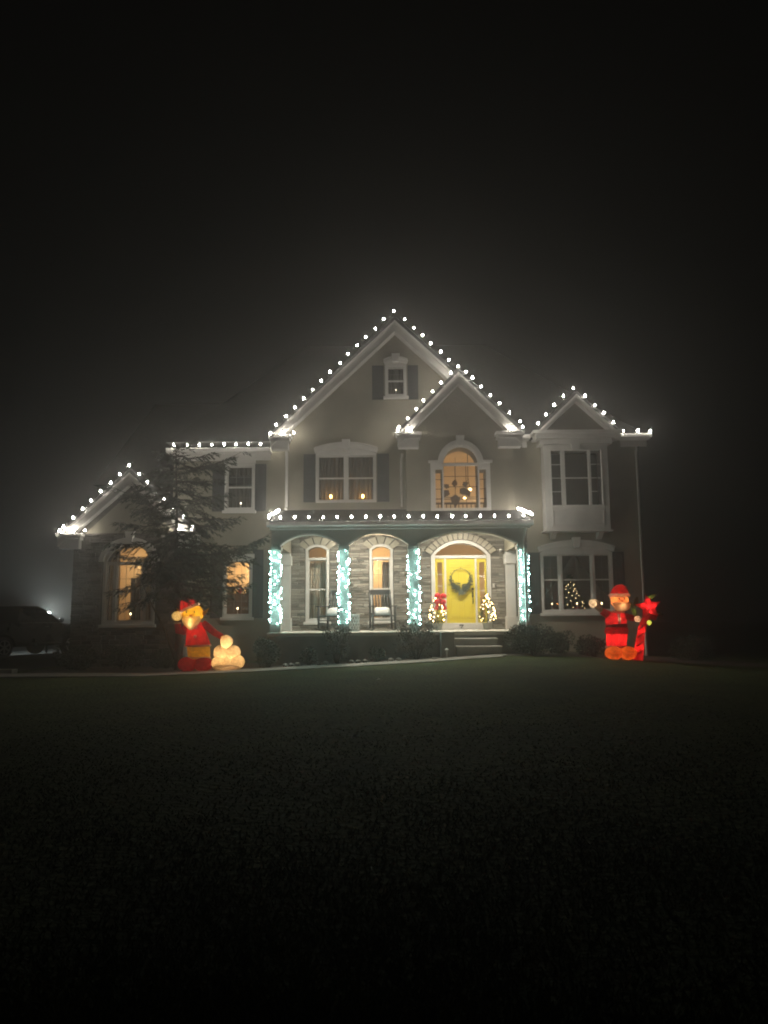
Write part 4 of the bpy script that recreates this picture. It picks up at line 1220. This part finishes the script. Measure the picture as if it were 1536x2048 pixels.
# ---------------------------------------------------------------- conifer
def conifer():
    Y0 = 21.5
    base = px(356, 1332, Y0); base.z = g(base.x, base.y)
    t = thing('conifer_tree', 'dark layered conifer tree standing before the stone wing', 'tree', base)
    top = px(352, 893, Y0)
    tr = [base + Vector((0,0,-.1)), base.lerp(top, .25)+Vector((.03,0,0)), base.lerp(top, .5)+Vector((-.02,.02,0)), base.lerp(top, .75), top]
    MB().tube(tr, [.11,.085,.06,.035,.012], 9).build('trunk', M['bark'], t, smooth=True)
    def on(f):
        return base.lerp(top, f)
    br = []   # (start fraction, tip px, depth offset, density)
    R_ = [(.99,385,882,0),(.96,425,905,.1),(.93,448,930,-.2),(.90,482,905,.25),(.84,440,958,-.3),(.80,455,985,.3),(.76,432,1000,-.2),(.72,420,1030,.3),(.68,478,1036,0),(.66,440,1048,-.4),
          (.60,415,1085,.2),(.55,470,1092,-.3),(.52,548,1062,-.1),(.50,515,1082,.3),(.46,505,1120,-.4),(.42,480,1150,.2),(.38,500,1168,-.2),(.36,455,1190,.3),(.30,435,1210,-.3),(.62,400,1060,-.5),(.47,430,1130,.5),(.43,450,1140,-.5),(.33,410,1200,.2)]
    L_ = [(.97,325,905,.2),(.90,312,940,-.3),(.86,290,955,.1),(.82,262,965,-.2),(.80,228,975,.2),(.76,300,1000,-.4),(.72,270,1020,.3),(.68,240,1045,-.2),(.64,300,1060,.2),(.60,215,1085,-.3),(.55,250,1110,.3),
          (.46,225,1180,-.4),(.40,240,1215,.3),(.60,310,1100,-.5),(.70,330,1030,-.5),(.84,330,960,.4),(.78,345,1000,-.5)]
    for f, a, b, dy in R_ + L_:
        br.append((on(f), px(a, b, Y0+dy*1.6)))
    rot = random.Random(5)
    for k in range(46):                                  # branches toward and away from the viewer
        f = rot.uniform(.3,.97); a = rot.choice((-1, 1))*PI/2 + rot.uniform(-.9,.9); l = (1.25-f)*1.6
        s = on(f); br.append((s, s + Vector((math.cos(a)*l, math.sin(a)*l, rot.uniform(-.1,.25)))))
    mb = MB()
    for s, e in br:
        L = (e-s).length; side = Vector(((e-s).y, -(e-s).x, 0)).normalized()
        n = max(5, int(L/.10)); pts = []; gap = rot.uniform(0, 6.28); lift = rot.uniform(.02, .30); u0 = rot.uniform(.04, .25)
        for i in range(n+1):
            u = i/n; p = s.lerp(e, u) + Vector((0,0, -lift*L*math.sin(u*PI)*.45)) + Vector((rot.uniform(-.02,.02), rot.uniform(-.02,.02), rot.uniform(-.02,.02)))
            pts.append(p)
        MB().tube(pts, [max(.005, .035*(1-u/n*.9)*min(1, L/1.5)) for u in range(n+1)], 5).build('branch', M['bark'], t)
        d0 = (e-s).normalized()
        for i in range(1, n+1):
            u = i/n
            if u < u0 or math.sin(u*9+gap) < -.86: continue
            for sg in (-1, 1):
                if rot.random() < .05: continue
                tl = (.26+.30*math.sin(min(1, u*1.15)*PI)*min(1, L/1.4))*rot.uniform(.6,1.15)
                td = (d0*.75 + side*sg*rot.uniform(.4,.9) + Vector((0,0,rot.uniform(-.55,.18)))).normalized()
                q = pts[i]
                m_ = max(4, int(tl/.035))
                for j in range(m_):
                    c = q + td*tl*(j+.5)/m_ + Vector((0,0,-.10*tl*(j/m_)**2))
                    for s2 in (-1, 1):
                        dd = td*.8 + side*s2*rot.uniform(.3,.8) + Vector((0,0,rot.uniform(-.7,.35)))
                        mb.leaf(c, dd, (rot.uniform(-1,1), rot.uniform(-1,1), 1), rot.uniform(.09,.16), .034)
    mb.build('crown', M['needle'], t, recalc=False)
    # the bare leaning stem at its foot
    MB().tube([base+Vector((-.05,-.05,.25)), px(330,1262,Y0-.2), px(305,1212,Y0-.3), px(286,1170,Y0-.3)], [.04,.03,.022,.012], 6).build('branch', M['bark'], t)
conifer()

# ================================================================== INFLATABLES
def ring(c, rx, ry, n=20, tilt=0, az=0):
    c = Vector(c); out = []
    for k in range(n):
        a = 2*PI*k/n
        v = Vector((rx*math.cos(a), ry*math.sin(a), 0))
        if tilt: v = Matrix.Rotation(tilt, 3, 'Y') @ v
        out.append(c + v)
    return out
def bag(rows, n=20):
    return MB().loft([ring(c, rx, ry, n, t_) for c, rx, ry, t_ in rows])

def elf():
    Y = 20.75
    def q(x, y, dy=0): return px(x, y, Y+dy)
    b = q(392, 1343); b.z = g(b.x, Y)
    t = thing('inflatable_elf', 'glowing bearded inflatable elf with pointed ears in red coat and hat', 'inflatable', b)
    s = Y/FPX
    # boots
    for x in (377, 408):
        c = q(x, 1330); 
        MB().ball((c.x, Y-.10, b.z+.19), (.25,.34,.19), 18, 10).build('boot', M['dkred'], t, smooth=True)
    # trousers
    rows = [(q(398,1318), .27,.24,0),(q(398,1308),.30,.27,0),(q(397,1296),.30,.27,0),(q(397,1290),.27,.24,0)]
    bag(rows).build('trousers', M['yellow'], t, smooth=True)
    # coat
    rows = [(q(396,1292),.32,.29,0),(q(396,1288),.325,.29,0),(q(394,1275),.29,.26,0),(q(392,1262),.25,.23,0),(q(391,1250),.225,.21,0),(q(390,1244),.16,.15,0)]
    bag(rows).build('coat', M['red'], t, smooth=True)
    MB().tube([q(396,1291)+Vector((.325*math.cos(a), .29*math.sin(a), 0)) for a in np.linspace(0, 2*PI, 25)], .030, 8).build('fur_hem', M['fur'], t, smooth=True)
    MB().tube([q(398,1315)+Vector((.29*math.cos(a), .26*math.sin(a), 0)) for a in np.linspace(0, 2*PI, 25)], .026, 8).build('trouser_cuff', M['fur'], t, smooth=True)
    for x, y in ((391,1255),(390,1273)):
        MB().ball(q(x, y, -.27 if y > 1260 else -.235), (.045,.035,.045), 12, 8).build('button', M['fur'], t, smooth=True)
    # arms
    MB().tube([q(406,1247), q(418,1256,-.02), q(430,1266,-.05), q(443,1273,-.08)], [.10,.095,.085,.075], 14).build('arm', M['red'], t, smooth=True)
    MB().ball(q(447,1275,-.10), (.085,.075,.05), 12, 8).build('hand', M['yellow'], t, smooth=True)
    for k in range(3):
        MB().tube([q(448+k*2,1274+k,-.14), q(453+k*3,1274+k*2,-.16), q(457+k*3,1277+k*2,-.15)], [.022,.022,.014], 7).build('finger', M['yellow'], t, smooth=True)
    MB().tube([q(377,1250), q(366,1264,-.05), q(357,1262,-.12), q(355,1247,-.18)], [.10,.10,.095,.08], 14).build('arm', M['red'], t, smooth=True)
    MB().tube([q(355,1246,-.18)+Vector((.075*math.cos(a), .075*math.sin(a), 0)) for a in np.linspace(0, 2*PI, 17)], .022, 7).build('cuff', M['white'], t, smooth=True)
    MB().ball(q(354,1232,-.20), (.125,.12,.125), 18, 12).build('mitten', M['white'], t, smooth=True)
    # head, leaning to its arm
    hc = q(385,1228,-.06)
    hd = MB().ball(hc, (.285,.26,.265), 22, 16).build('head', M['yellow'], t, smooth=True)
    MB().ball(hc+Vector((.02,-.265,-.03)), (.042,.035,.035), 12, 8).build('nose', M['skin'], hd, smooth=True)
    for dx in (-.10,.11):
        MB().ball(hc+Vector((dx,-.238,.055)), (.020,.012,.030), 10, 8).build('eye', M['ink'], hd, smooth=True)
    mb = MB()
    mb.loft([[hc+Vector((.25*math.sin(a)*k, -.10-.20*math.cos(a)*math.sqrt(k), -.06-d)) for a in np.linspace(-1.5,1.5,15)] +
             [hc+Vector((.22*math.sin(a)*k, -.08-.14*math.cos(a)*math.sqrt(k), -.06-d)) for a in np.linspace(1.5,-1.5,15)] for d, k in ((.0,.96),(.07,1.04),(.15,.95),(.23,.72),(.30,.45),(.36,.16))])
    mb.build('beard', M['fur'], hd, smooth=True)
    for dx, dz in ((0,-.16),(-.12,-.12),(.12,-.12),(0,-.28)): lamp('inflatable_lamp', hc+Vector((dx,-.24+abs(dx)*.4,dz)), .24, (1.0,.68,.25), .012)
    for sgn in (-1, 1):
        MB().tube([hc+Vector((sgn*.26,.0,.0)), hc+Vector((sgn*.36,.0,.07)), hc+Vector((sgn*.44,.0,.16))], [.06,.04,.006], 10).build('ear', M['yellow'], hd, smooth=True)
    # hat with fur brim, tip folded over
    ax = Vector((-.42,0,.9)).normalized()
    a0 = hc + ax*.17
    rows = []
    for k, (d, r_) in enumerate(((.0,.245),(.08,.235),(.18,.205),(.27,.15))):
        rows.append((a0+ax*d, r_, r_*.95, -.43))
    rows += [(a0+ax*.33+Vector((.05,0,.0)), .11,.10,-.2), (a0+ax*.34+Vector((.15,-.02,-.01)), .07,.07,.6), (a0+ax*.30+Vector((.22,-.04,-.07)), .035,.035,1.2)]
    bag(rows).build('hat', M['red'], t, smooth=True)
    brim = [a0 + Matrix.Rotation(-.43, 3, 'Y') @ Vector((.25*math.cos(a), .24*math.sin(a), 0)) for a in np.linspace(0, 2*PI, 25)]
    MB().tube(brim, .042, 8).build('hat_brim', M['fur'], t, smooth=True)
    for k in (11, 15, 19, 23): lamp('inflatable_lamp', brim[k], .035, (1.0,.8,.5), .012)
    MB().ball(a0+ax*.28+Vector((.25,-.05,-.11)), .05, 12, 8).build('pompom', M['dkred'], t, smooth=True)
    amber = (1.0,.72,.25)
    lamp('inflatable_lamp', hc+Vector((.03,.02,-.08)), 2.6, amber, .03)
    lamp('inflatable_lamp', q(392,1268), 0.95, amber, .03)
    for x in (377, 408): lamp('inflatable_lamp', (q(x,1330).x, Y-.10, b.z+.19), .5, amber, .03)
    lamp('inflatable_lamp', q(398,1305), 0.35, amber, .03)
    lamp('inflatable_lamp', a0+ax*.15, .8, amber, .03)
    lamp('inflatable_lamp', q(354,1232,-.20), .35, amber, .03)
    # snowball pile
    p0 = q(455,1338,-.15); zb = g(p0.x, Y-.15)
    tp_ = thing('snowball_pile', 'glowing pyramid of inflatable snowballs beside the elf', 'inflatable', (p0.x, Y-.15, zb))
    R = .175
    pk = [(453,1283,.165,0),(441,1305,.185,.05),(467,1305,.185,-.03),(475,1324,.185,-.06),(436,1326,.17,-.02),(455,1326,.19,.22)]
    for x, y, r_, dy in pk:
        c = q(x, y, -.15+dy)
        MB().ball(c, r_, 20, 14).build('snowball', M['white'], tp_, smooth=True)
        lamp('inflatable_lamp', c+Vector((0,0,-.07 if y < 1310 else .05)), 1.5 if y < 1310 else .85, (1.0,.66,.28), .03)
    c = q(454,1333,-.30)
    MB().ball((c.x, Y-.30, zb+.075), (.37,.24,.085), 20, 8).build('base_sheet', M['white'], tp_, smooth=True)
    lamp('inflatable_lamp', (c.x, Y-.30, zb+.075), .6, (1.0,.62,.28), .03)
elf()

def santa():
    Y = 20.4
    def q(x, y, dy=0): return px(x, y, Y+dy)
    b = q(1240, 1321); b.z = g(b.x, Y)
    t = thing('inflatable_santa', 'glowing inflatable santa in red suit waving a white mitten', 'inflatable', b)
    for x, rx in ((1225,.22),(1253,.22)):
        c = q(x, 1308)
        MB().ball((c.x, Y-.12, b.z+.165), (rx,.32,.175), 18, 12).build('boot', M['orange'], t, smooth=True)
        lamp('inflatable_lamp', (c.x, Y-.12, b.z+.16), 1.0, (1.0,.55,.25), .03)
    for x in (1224, 1242):
        MB().tube([q(x,1297), q(x,1285), q(x+1,1268), q(x+3,1257)], [.135,.15,.155,.12], 16).build('trouser_leg', M['red'], t, smooth=True)
        lamp('inflatable_lamp', q(x,1278), 1.1, (1.0,.5,.3), .03)
    for x in (1224, 1243):
        MB().tube([q(x,1294)+Vector((.145*math.cos(a), .145*math.sin(a), 0)) for a in np.linspace(0, 2*PI, 21)], .032, 8).build('trouser_cuff', M['fur'], t, smooth=True)
    rows = [(q(1233,1267),.30,.24,0),(q(1233,1260),.305,.25,0),(q(1233,1253),.27,.225,0)]
    bag(rows).build('coat_skirt', M['red'], t, smooth=True)
    bag([(q(1233,1254),.275,.23,0),(q(1233,1248),.275,.23,0)]).build('belt', M['dkred'], t, smooth=True)
    bag([(q(1232,1249),.27,.22,0),(q(1232,1240),.275,.225,0),(q(1232,1230),.25,.21,0),(q(1233,1224),.17,.15,0)]).build('coat', M['red'], t, smooth=True)
    lamp('inflatable_lamp', q(1232,1238), 1.5, (1.0,.5,.3), .03)
    lamp('inflatable_lamp', q(1233,1261), 0.7, (1.0,.5,.3), .03)
    MB().tube([q(1239,1247,-.238), q(1239,1238,-.238), q(1238,1228,-.215)], .035, 8).build('coat_trim', M['fur'], t, smooth=True)
    MB().tube([q(1234,1224)+Vector((.17*math.cos(a), .15*math.sin(a), 0)) for a in np.linspace(0, 2*PI, 25)], .038, 8).build('collar', M['fur'], t, smooth=True)
    MB().tube([q(1221,1232), q(1212,1227), q(1203,1222)], [.105,.10,.085], 14).build('arm', M['red'], t, smooth=True)
    MB().tube([q(1204,1222), q(1198,1217), q(1191,1211)], [.07,.075,.07], 12).build('cuff', M['white'], t, smooth=True)
    MB().ball(q(1187,1207), (.125,.10,.12), 18, 12).build('mitten', M['white'], t, smooth=True)
    MB().tube([q(1192,1208), q(1197,1205), q(1199,1202)], [.045,.042,.028], 10).build('thumb', M['white'], t, smooth=True)
    MB().tube([q(1244,1232), q(1256,1234,-.05), q(1268,1237,-.12)], [.105,.085,.075], 14).build('arm', M['red'], t, smooth=True)
    MB().ball(q(1275,1238,-.18), (.085,.085,.085), 14, 10).build('mitten', M['white'], t, smooth=True)
    # round head with a full pale beard
    hc = q(1239,1201,-.02)
    hd = MB().ball(hc, (.235,.23,.235), 22, 16).build('head', M['skin'], t, smooth=True)
    lamp('inflatable_lamp', hc+Vector((0,.0,-.03)), 2.0, (1.0,.62,.30), .03)
    mb = MB()
    mb.loft([[hc+Vector((.235*math.sin(a)*k, -.15-.115*math.cos(a)*math.sqrt(k), -.05-d)) for a in np.linspace(-1.5,1.5,15)] +
             [hc+Vector((.235*math.sin(a)*k*.9, -.13-.06*math.cos(a), -.05-d)) for a in np.linspace(1.5,-1.5,15)] for d, k in ((.0,1.0),(.06,1.04),(.13,.95),(.19,.75),(.23,.4))])
    mb.build('beard', M['white'], hd, smooth=True)
    for sgn in (-1, 1):
        MB().ball(hc+Vector((sgn*.070,-.222,.045)), (.017,.012,.024), 10, 8).build('eye', M['ink'], hd, smooth=True)
    MB().ball(hc+Vector((0,-.25,-.01)), (.036,.035,.032), 12, 8).build('nose', M['orange'], hd, smooth=True)
    a0 = hc + Vector((0,0,.135))
    rows = [(a0,.235,.23,0),(a0+Vector((.01,0,.08)),.225,.22,.05),(a0+Vector((.02,0,.17)),.175,.17,.1),(a0+Vector((.05,0,.225)),.12,.12,.35),(a0+Vector((.13,.02,.235)),.08,.08,.9),(a0+Vector((.21,.03,.17)),.055,.055,1.5),(a0+Vector((.25,.03,.07)),.035,.035,1.6)]
    bag(rows).build('hat', M['red'], t, smooth=True)
    MB().tube([a0+Vector((.232*math.cos(a), .228*math.sin(a), .0)) for a in np.linspace(0, 2*PI, 25)], .048, 8).build('hat_brim', M['fur'], t, smooth=True)
    for k in range(5): lamp('inflatable_lamp', a0+Vector((.232*math.cos(PI*1.1+.2*PI*k), .228*math.sin(PI*1.1+.2*PI*k), 0)), .05, (1.0,.7,.4), .012)
    lamp('inflatable_lamp', q(1239,1238,-.238), .03, (1.0,.75,.45), .01)
    MB().ball(a0+Vector((.262,.02,.0)), .052, 12, 8).build('pompom', M['white'], t, smooth=True)
    lamp('inflatable_lamp', q(1187,1207), .35, (1.0,.75,.5), .02)
    lamp('inflatable_lamp', q(1275,1238,-.18), .2, (1.0,.6,.4), .02)
    lamp('inflatable_lamp', hc+Vector((0,-.205,-.12)), .3, (1.0,.62,.30), .02)
    lamp('inflatable_lamp', a0+Vector((.02,0,.07)), 1.0, (1.0,.45,.25), .03)
    # candy cane with a star sign
    cb = q(1276,1321,-.05); cb.z = g(cb.x, Y)
    t2 = thing('candy_cane', 'tall red inflatable candy cane beside the waving santa', 'inflatable', cb)
    MB().tube([Vector((cb.x, cb.y, cb.z+.005)), q(1278,1300), q(1281,1275), q(1284,1255), q(1290,1240,.03), q(1300,1232,.06), q(1311,1236,.08)], [.125,.12,.105,.095,.09,.085,.07], 16).build('cane', M['red'], t2, smooth=True)
    for y0 in (1306, 1288, 1270, 1254):
        x0 = 1276 + (1321-y0)*.12
        MB().tube([q(x0-7, y0+5, -.10), q(x0, y0, -.125), q(x0+7, y0-5, -.10)], .020, 6).build('stripe', M['dkred'], t2, smooth=True)
    lamp('inflatable_lamp', q(1279,1296,.02), .9, (1.0,.5,.3), .03)
    lamp('inflatable_lamp', q(1283,1262,.02), .6, (1.0,.5,.3), .03)
    t3 = thing('star_sign', 'red five pointed star sign with dark lettering on the candy cane', 'star sign', q(1297,1215,-.16))
    c = q(1297,1214,-.20)
    pts = []
    for k in range(10):
        a = PI/2 + .12 + k*PI/5; rr = (.34 if k % 2 == 0 else .16)
        pts.append((c.x + rr*math.cos(a)*1.08, c.z + rr*math.sin(a)))
    front = [Vector((p[0], c.y, p[1])) for p in pts]
    mb = MB()
    mb.add(front + [Vector((c.x, c.y-.06, c.z)), Vector((c.x, c.y+.06, c.z))], [f for k in range(10) for f in ((k, (k+1) % 10, 10), ((k+1) % 10, k, 11))])
    mb.build('star', M['red'], t3, smooth=False)
    for dx, dz, pw in ((0,0,.45),(.14,.03,.14),(-.14,.05,.14),(0,.16,.12),(.05,-.13,.1)): lamp('inflatable_lamp', c+Vector((dx,0,dz)), pw, (1.0,.5,.35), .015)
    rr_ = random.Random(3)
    mb = MB()
    for row, (z0, x0, x1) in enumerate(((.045,-.12,.10),(-.03,-.17,.16),(-.085,-.10,.09))):
        x = x0
        while x < x1:
            wv = rr_.uniform(.018,.034)
            zt_ = rr_.uniform(.02,.04)
            p = c + Vector((x, -.066, z0))
            mb.tube([p, p+Vector((wv*.4, 0, zt_)), p+Vector((wv, 0, rr_.uniform(-.005,.012)))], .0042, 4)
            x += wv + rr_.uniform(.004,.016)
    mb.build('lettering', M['ink'], t3, kind='stuff')
    mb = MB()
    mb.loft([ring(q(1298,1240+k*1.0*0,-.16)+Vector((0,0,-.01-.13*k/6)), max(.004, .062*math.sin(PI*(.12+.86*k/6))), max(.004, .055*math.sin(PI*(.12+.86*k/6))), 12) for k in range(7)])
    mb.build('drop_lamp', M['ydrop'], t3, smooth=True)
    lamp('inflatable_lamp', q(1300,1196,-.08), .08, (1.0,.8,.4), .01)
    lamp('inflatable_lamp', q(1268,1222,-.08), .06, (1.0,.8,.4), .01)
    # leafy bow loops behind the star
    for (x, y, a, L_) in ((1300,1196,.5,.20),(1268,1222,1.9,.22),(1272,1205,1.3,.16),(1311,1226,-.2,.20)):
        c2 = q(x, y, -.08); d = Vector((math.cos(a), 0, math.sin(a)))
        MB().tube([c2-d*L_, c2-d*L_*.4, c2+d*L_*.4, c2+d*L_], [.012,.055,.055,.012], 10).build('leaf_loop', M['green'], t3, smooth=True)
santa()

# ================================================================== TRUCK and ADDED LANTERN
def truck():
    a = Vector((-13.25, 26.9, 0)); b = Vector((-12.05, 29.6, 0))       # near side wheels
    fwd = (b-a).normalized(); left = Vector((-fwd.y, fwd.x, 0))
    ctr = (a+b)/2 + left*.80
    rz = math.atan2(fwd.y, fwd.x)
    t = thing('pickup_truck', 'dark pickup truck parked on the driveway beside the stone wing', 'truck', (0,0,0))
    # local: x forward, y left, z up; wheels at x = +-1.48
    wb = 1.48; W = .97
    def wheel_arch(cx): return [(cx+.46*math.cos(x), .38+.46*math.sin(x)) for x in np.linspace(0, PI, 9)]
    low = [(-2.45,.52)] + [p for p in wheel_arch(-wb)][::-1] + [p for p in wheel_arch(wb)][::-1] + [(2.55,.46),(2.62,.80),(2.50,1.06),(1.25,1.16),(.95,1.18),(-.95,1.20),(-2.48,1.20),(-2.52,.85)]
    MB().prism(low, -W, W, ax='y').build('body', M['car'], t, bevel=.05)
    cab = []
    for z, x0, x1, hw in ((1.19,-.95,1.05,.93),(1.45,-.86,.72,.87),(1.72,-.74,.30,.78),(1.81,-.60,.12,.70)):
        cab.append([(x0,-hw,z),(x1,-hw,z),(x1+.08,0,z),(x1,hw,z),(x0,hw,z),(x0-.03,0,z)])
    MB().loft(cab).build('cab', M['car'], t, bevel=.03)
    for s in (-1, 1):
        def sidept(x, z):
            hw = np.interp(z, [1.19,1.45,1.72], [.93,.87,.78]); return (x, s*(hw+.006), z)
        MB().add([sidept(-.80,1.24),sidept(-.06,1.24),sidept(-.06,1.69),sidept(-.68,1.69)], [(0,1,2,3)]).build('side_window', M['carglass'], t)
        MB().add([sidept(.02,1.24),sidept(.80,1.24),sidept(.36,1.69),sidept(.02,1.69)], [(0,1,2,3)]).build('side_window', M['carglass'], t)
        MB().tube([(-.90,s*.955,1.205),(0,s*.96,1.205),(.95,s*.955,1.195)], .014, 6).build('belt_moulding', M['chrome'], t)
        MB().tube([(-1.0,s*.985,.48),(1.0,s*.985,.48)], .03, 6).build('running_board', M['chrome'], t)
        for x in (-.62,.20):
            MB().tube([(x,s*.975,1.06),(x+.03,s*1.0,1.06),(x+.17,s*1.0,1.06),(x+.20,s*.975,1.06)], .014, 6).build('door_handle', M['chrome'], t)
        mr = MB().ball((.86,s*1.10,1.30), (.06,.11,.10), 10, 8).build('mirror', M['chrome'], t, smooth=True)
        MB().tube([(.88,s*.92,1.22),(.87,s*1.02,1.27)], .018, 5).build('stalk', M['black'], mr)
        for x in (-wb, wb):
            wl_ = MB().lathe((0,0,0), [(.22,-.12),(.34,-.125),(.375,-.09),(.38,0),(.375,.09),(.34,.125),(.22,.12)], 24)
            wl_.v = [(x+v[0], s*.86+v[2], .38+v[1]) for v in wl_.v]
            wo = wl_.build('wheel', M['tyre'], t, smooth=True)
            rm = MB()
            rm.v = []
            for k in range(6):
                a_ = 2*PI*k/6
                rm.box(-.028,.028,-.012,.012,.05,.225)
                for i in range(8):
                    v = rm.v[-8+i]
                    vx, vz = v[0]*math.cos(a_)-v[2]*math.sin(a_), v[0]*math.sin(a_)+v[2]*math.cos(a_)
                    rm.v[-8+i] = (x+vx, s*.985+v[1], .38+vz)
            rg = [[(x+r_*math.cos(2*PI*k/20), s*yy, .38+r_*math.sin(2*PI*k/20)) for k in range(20)] for r_, yy in ((.245,.975),(.25,.992),(.222,.99),(.215,.96))]
            rm.loft(rg, cap=False)
            rm.loft([[(x+.06*math.cos(2*PI*k/12), s*yy, .38+.06*math.sin(2*PI*k/12)) for k in range(12)] for yy in (.96,.998)])
            rm.build('rim', M['rim'], wo)
        MB().ball((2.50,s*.74,.92), (.10,.17,.10), 10, 8).build('headlight', M['chrome'], t, smooth=True)
        MB().box(-2.535,-2.50,s*.80-.09,s*.80+.09,.80,1.12).build('tail_light', M['bow'], t)
    MB().add([(1.06,-.80,1.20),(1.06,.80,1.20),(.36,.66,1.70),(.36,-.66,1.70)], [(0,1,2,3)]).build('windshield', M['carglass'], t)
    MB().box(-2.62,-2.50,-.9,.9,.52,.70).build('bumper', M['chrome'], t, bevel=.03)
    t.location = (ctr.x, ctr.y, .015); t.rotation_euler = (0,0,rz)
truck()
lp = px(96, 1229, 31.2)  # lantern added at the glare, whose source is unclear
t = thing('added_lantern', 'added lantern making the glare in the fog behind the parked truck', 'lantern', (lp.x, lp.y, 0))
MB().tube([(lp.x,lp.y,-.05),(lp.x,lp.y,lp.z-.16)], .04, 8).build('post', M['black'], t)
MB().ball(lp, (.085,.085,.11), 12, 8).build('globe', M['lantern'], t, smooth=True)
MB().lathe((lp.x,lp.y,lp.z+.115), [(.10,0),(.09,.02),(.03,.08),(.005,.10)], 10).build('cap', M['black'], t)

# ================================================================== FOG
hz = MB().box(-72, 72, -6, 90, -1.6, 42).build('haze', [], None)
m, nt, b, out = nodes('fog')
nt.nodes.remove(b)
pv = nt.nodes.new('ShaderNodeVolumePrincipled')
pv.inputs['Color'].default_value = (.95, .95, .93, 1)
pv.inputs['Density'].default_value = FOG
pv.inputs['Anisotropy'].default_value = FOG_G
nt.links.new(pv.outputs['Volume'], out.inputs['Volume'])
hz.data.materials.append(m)
setp(hz, 'night fog filling the air round the house', 'haze', kind='stuff')
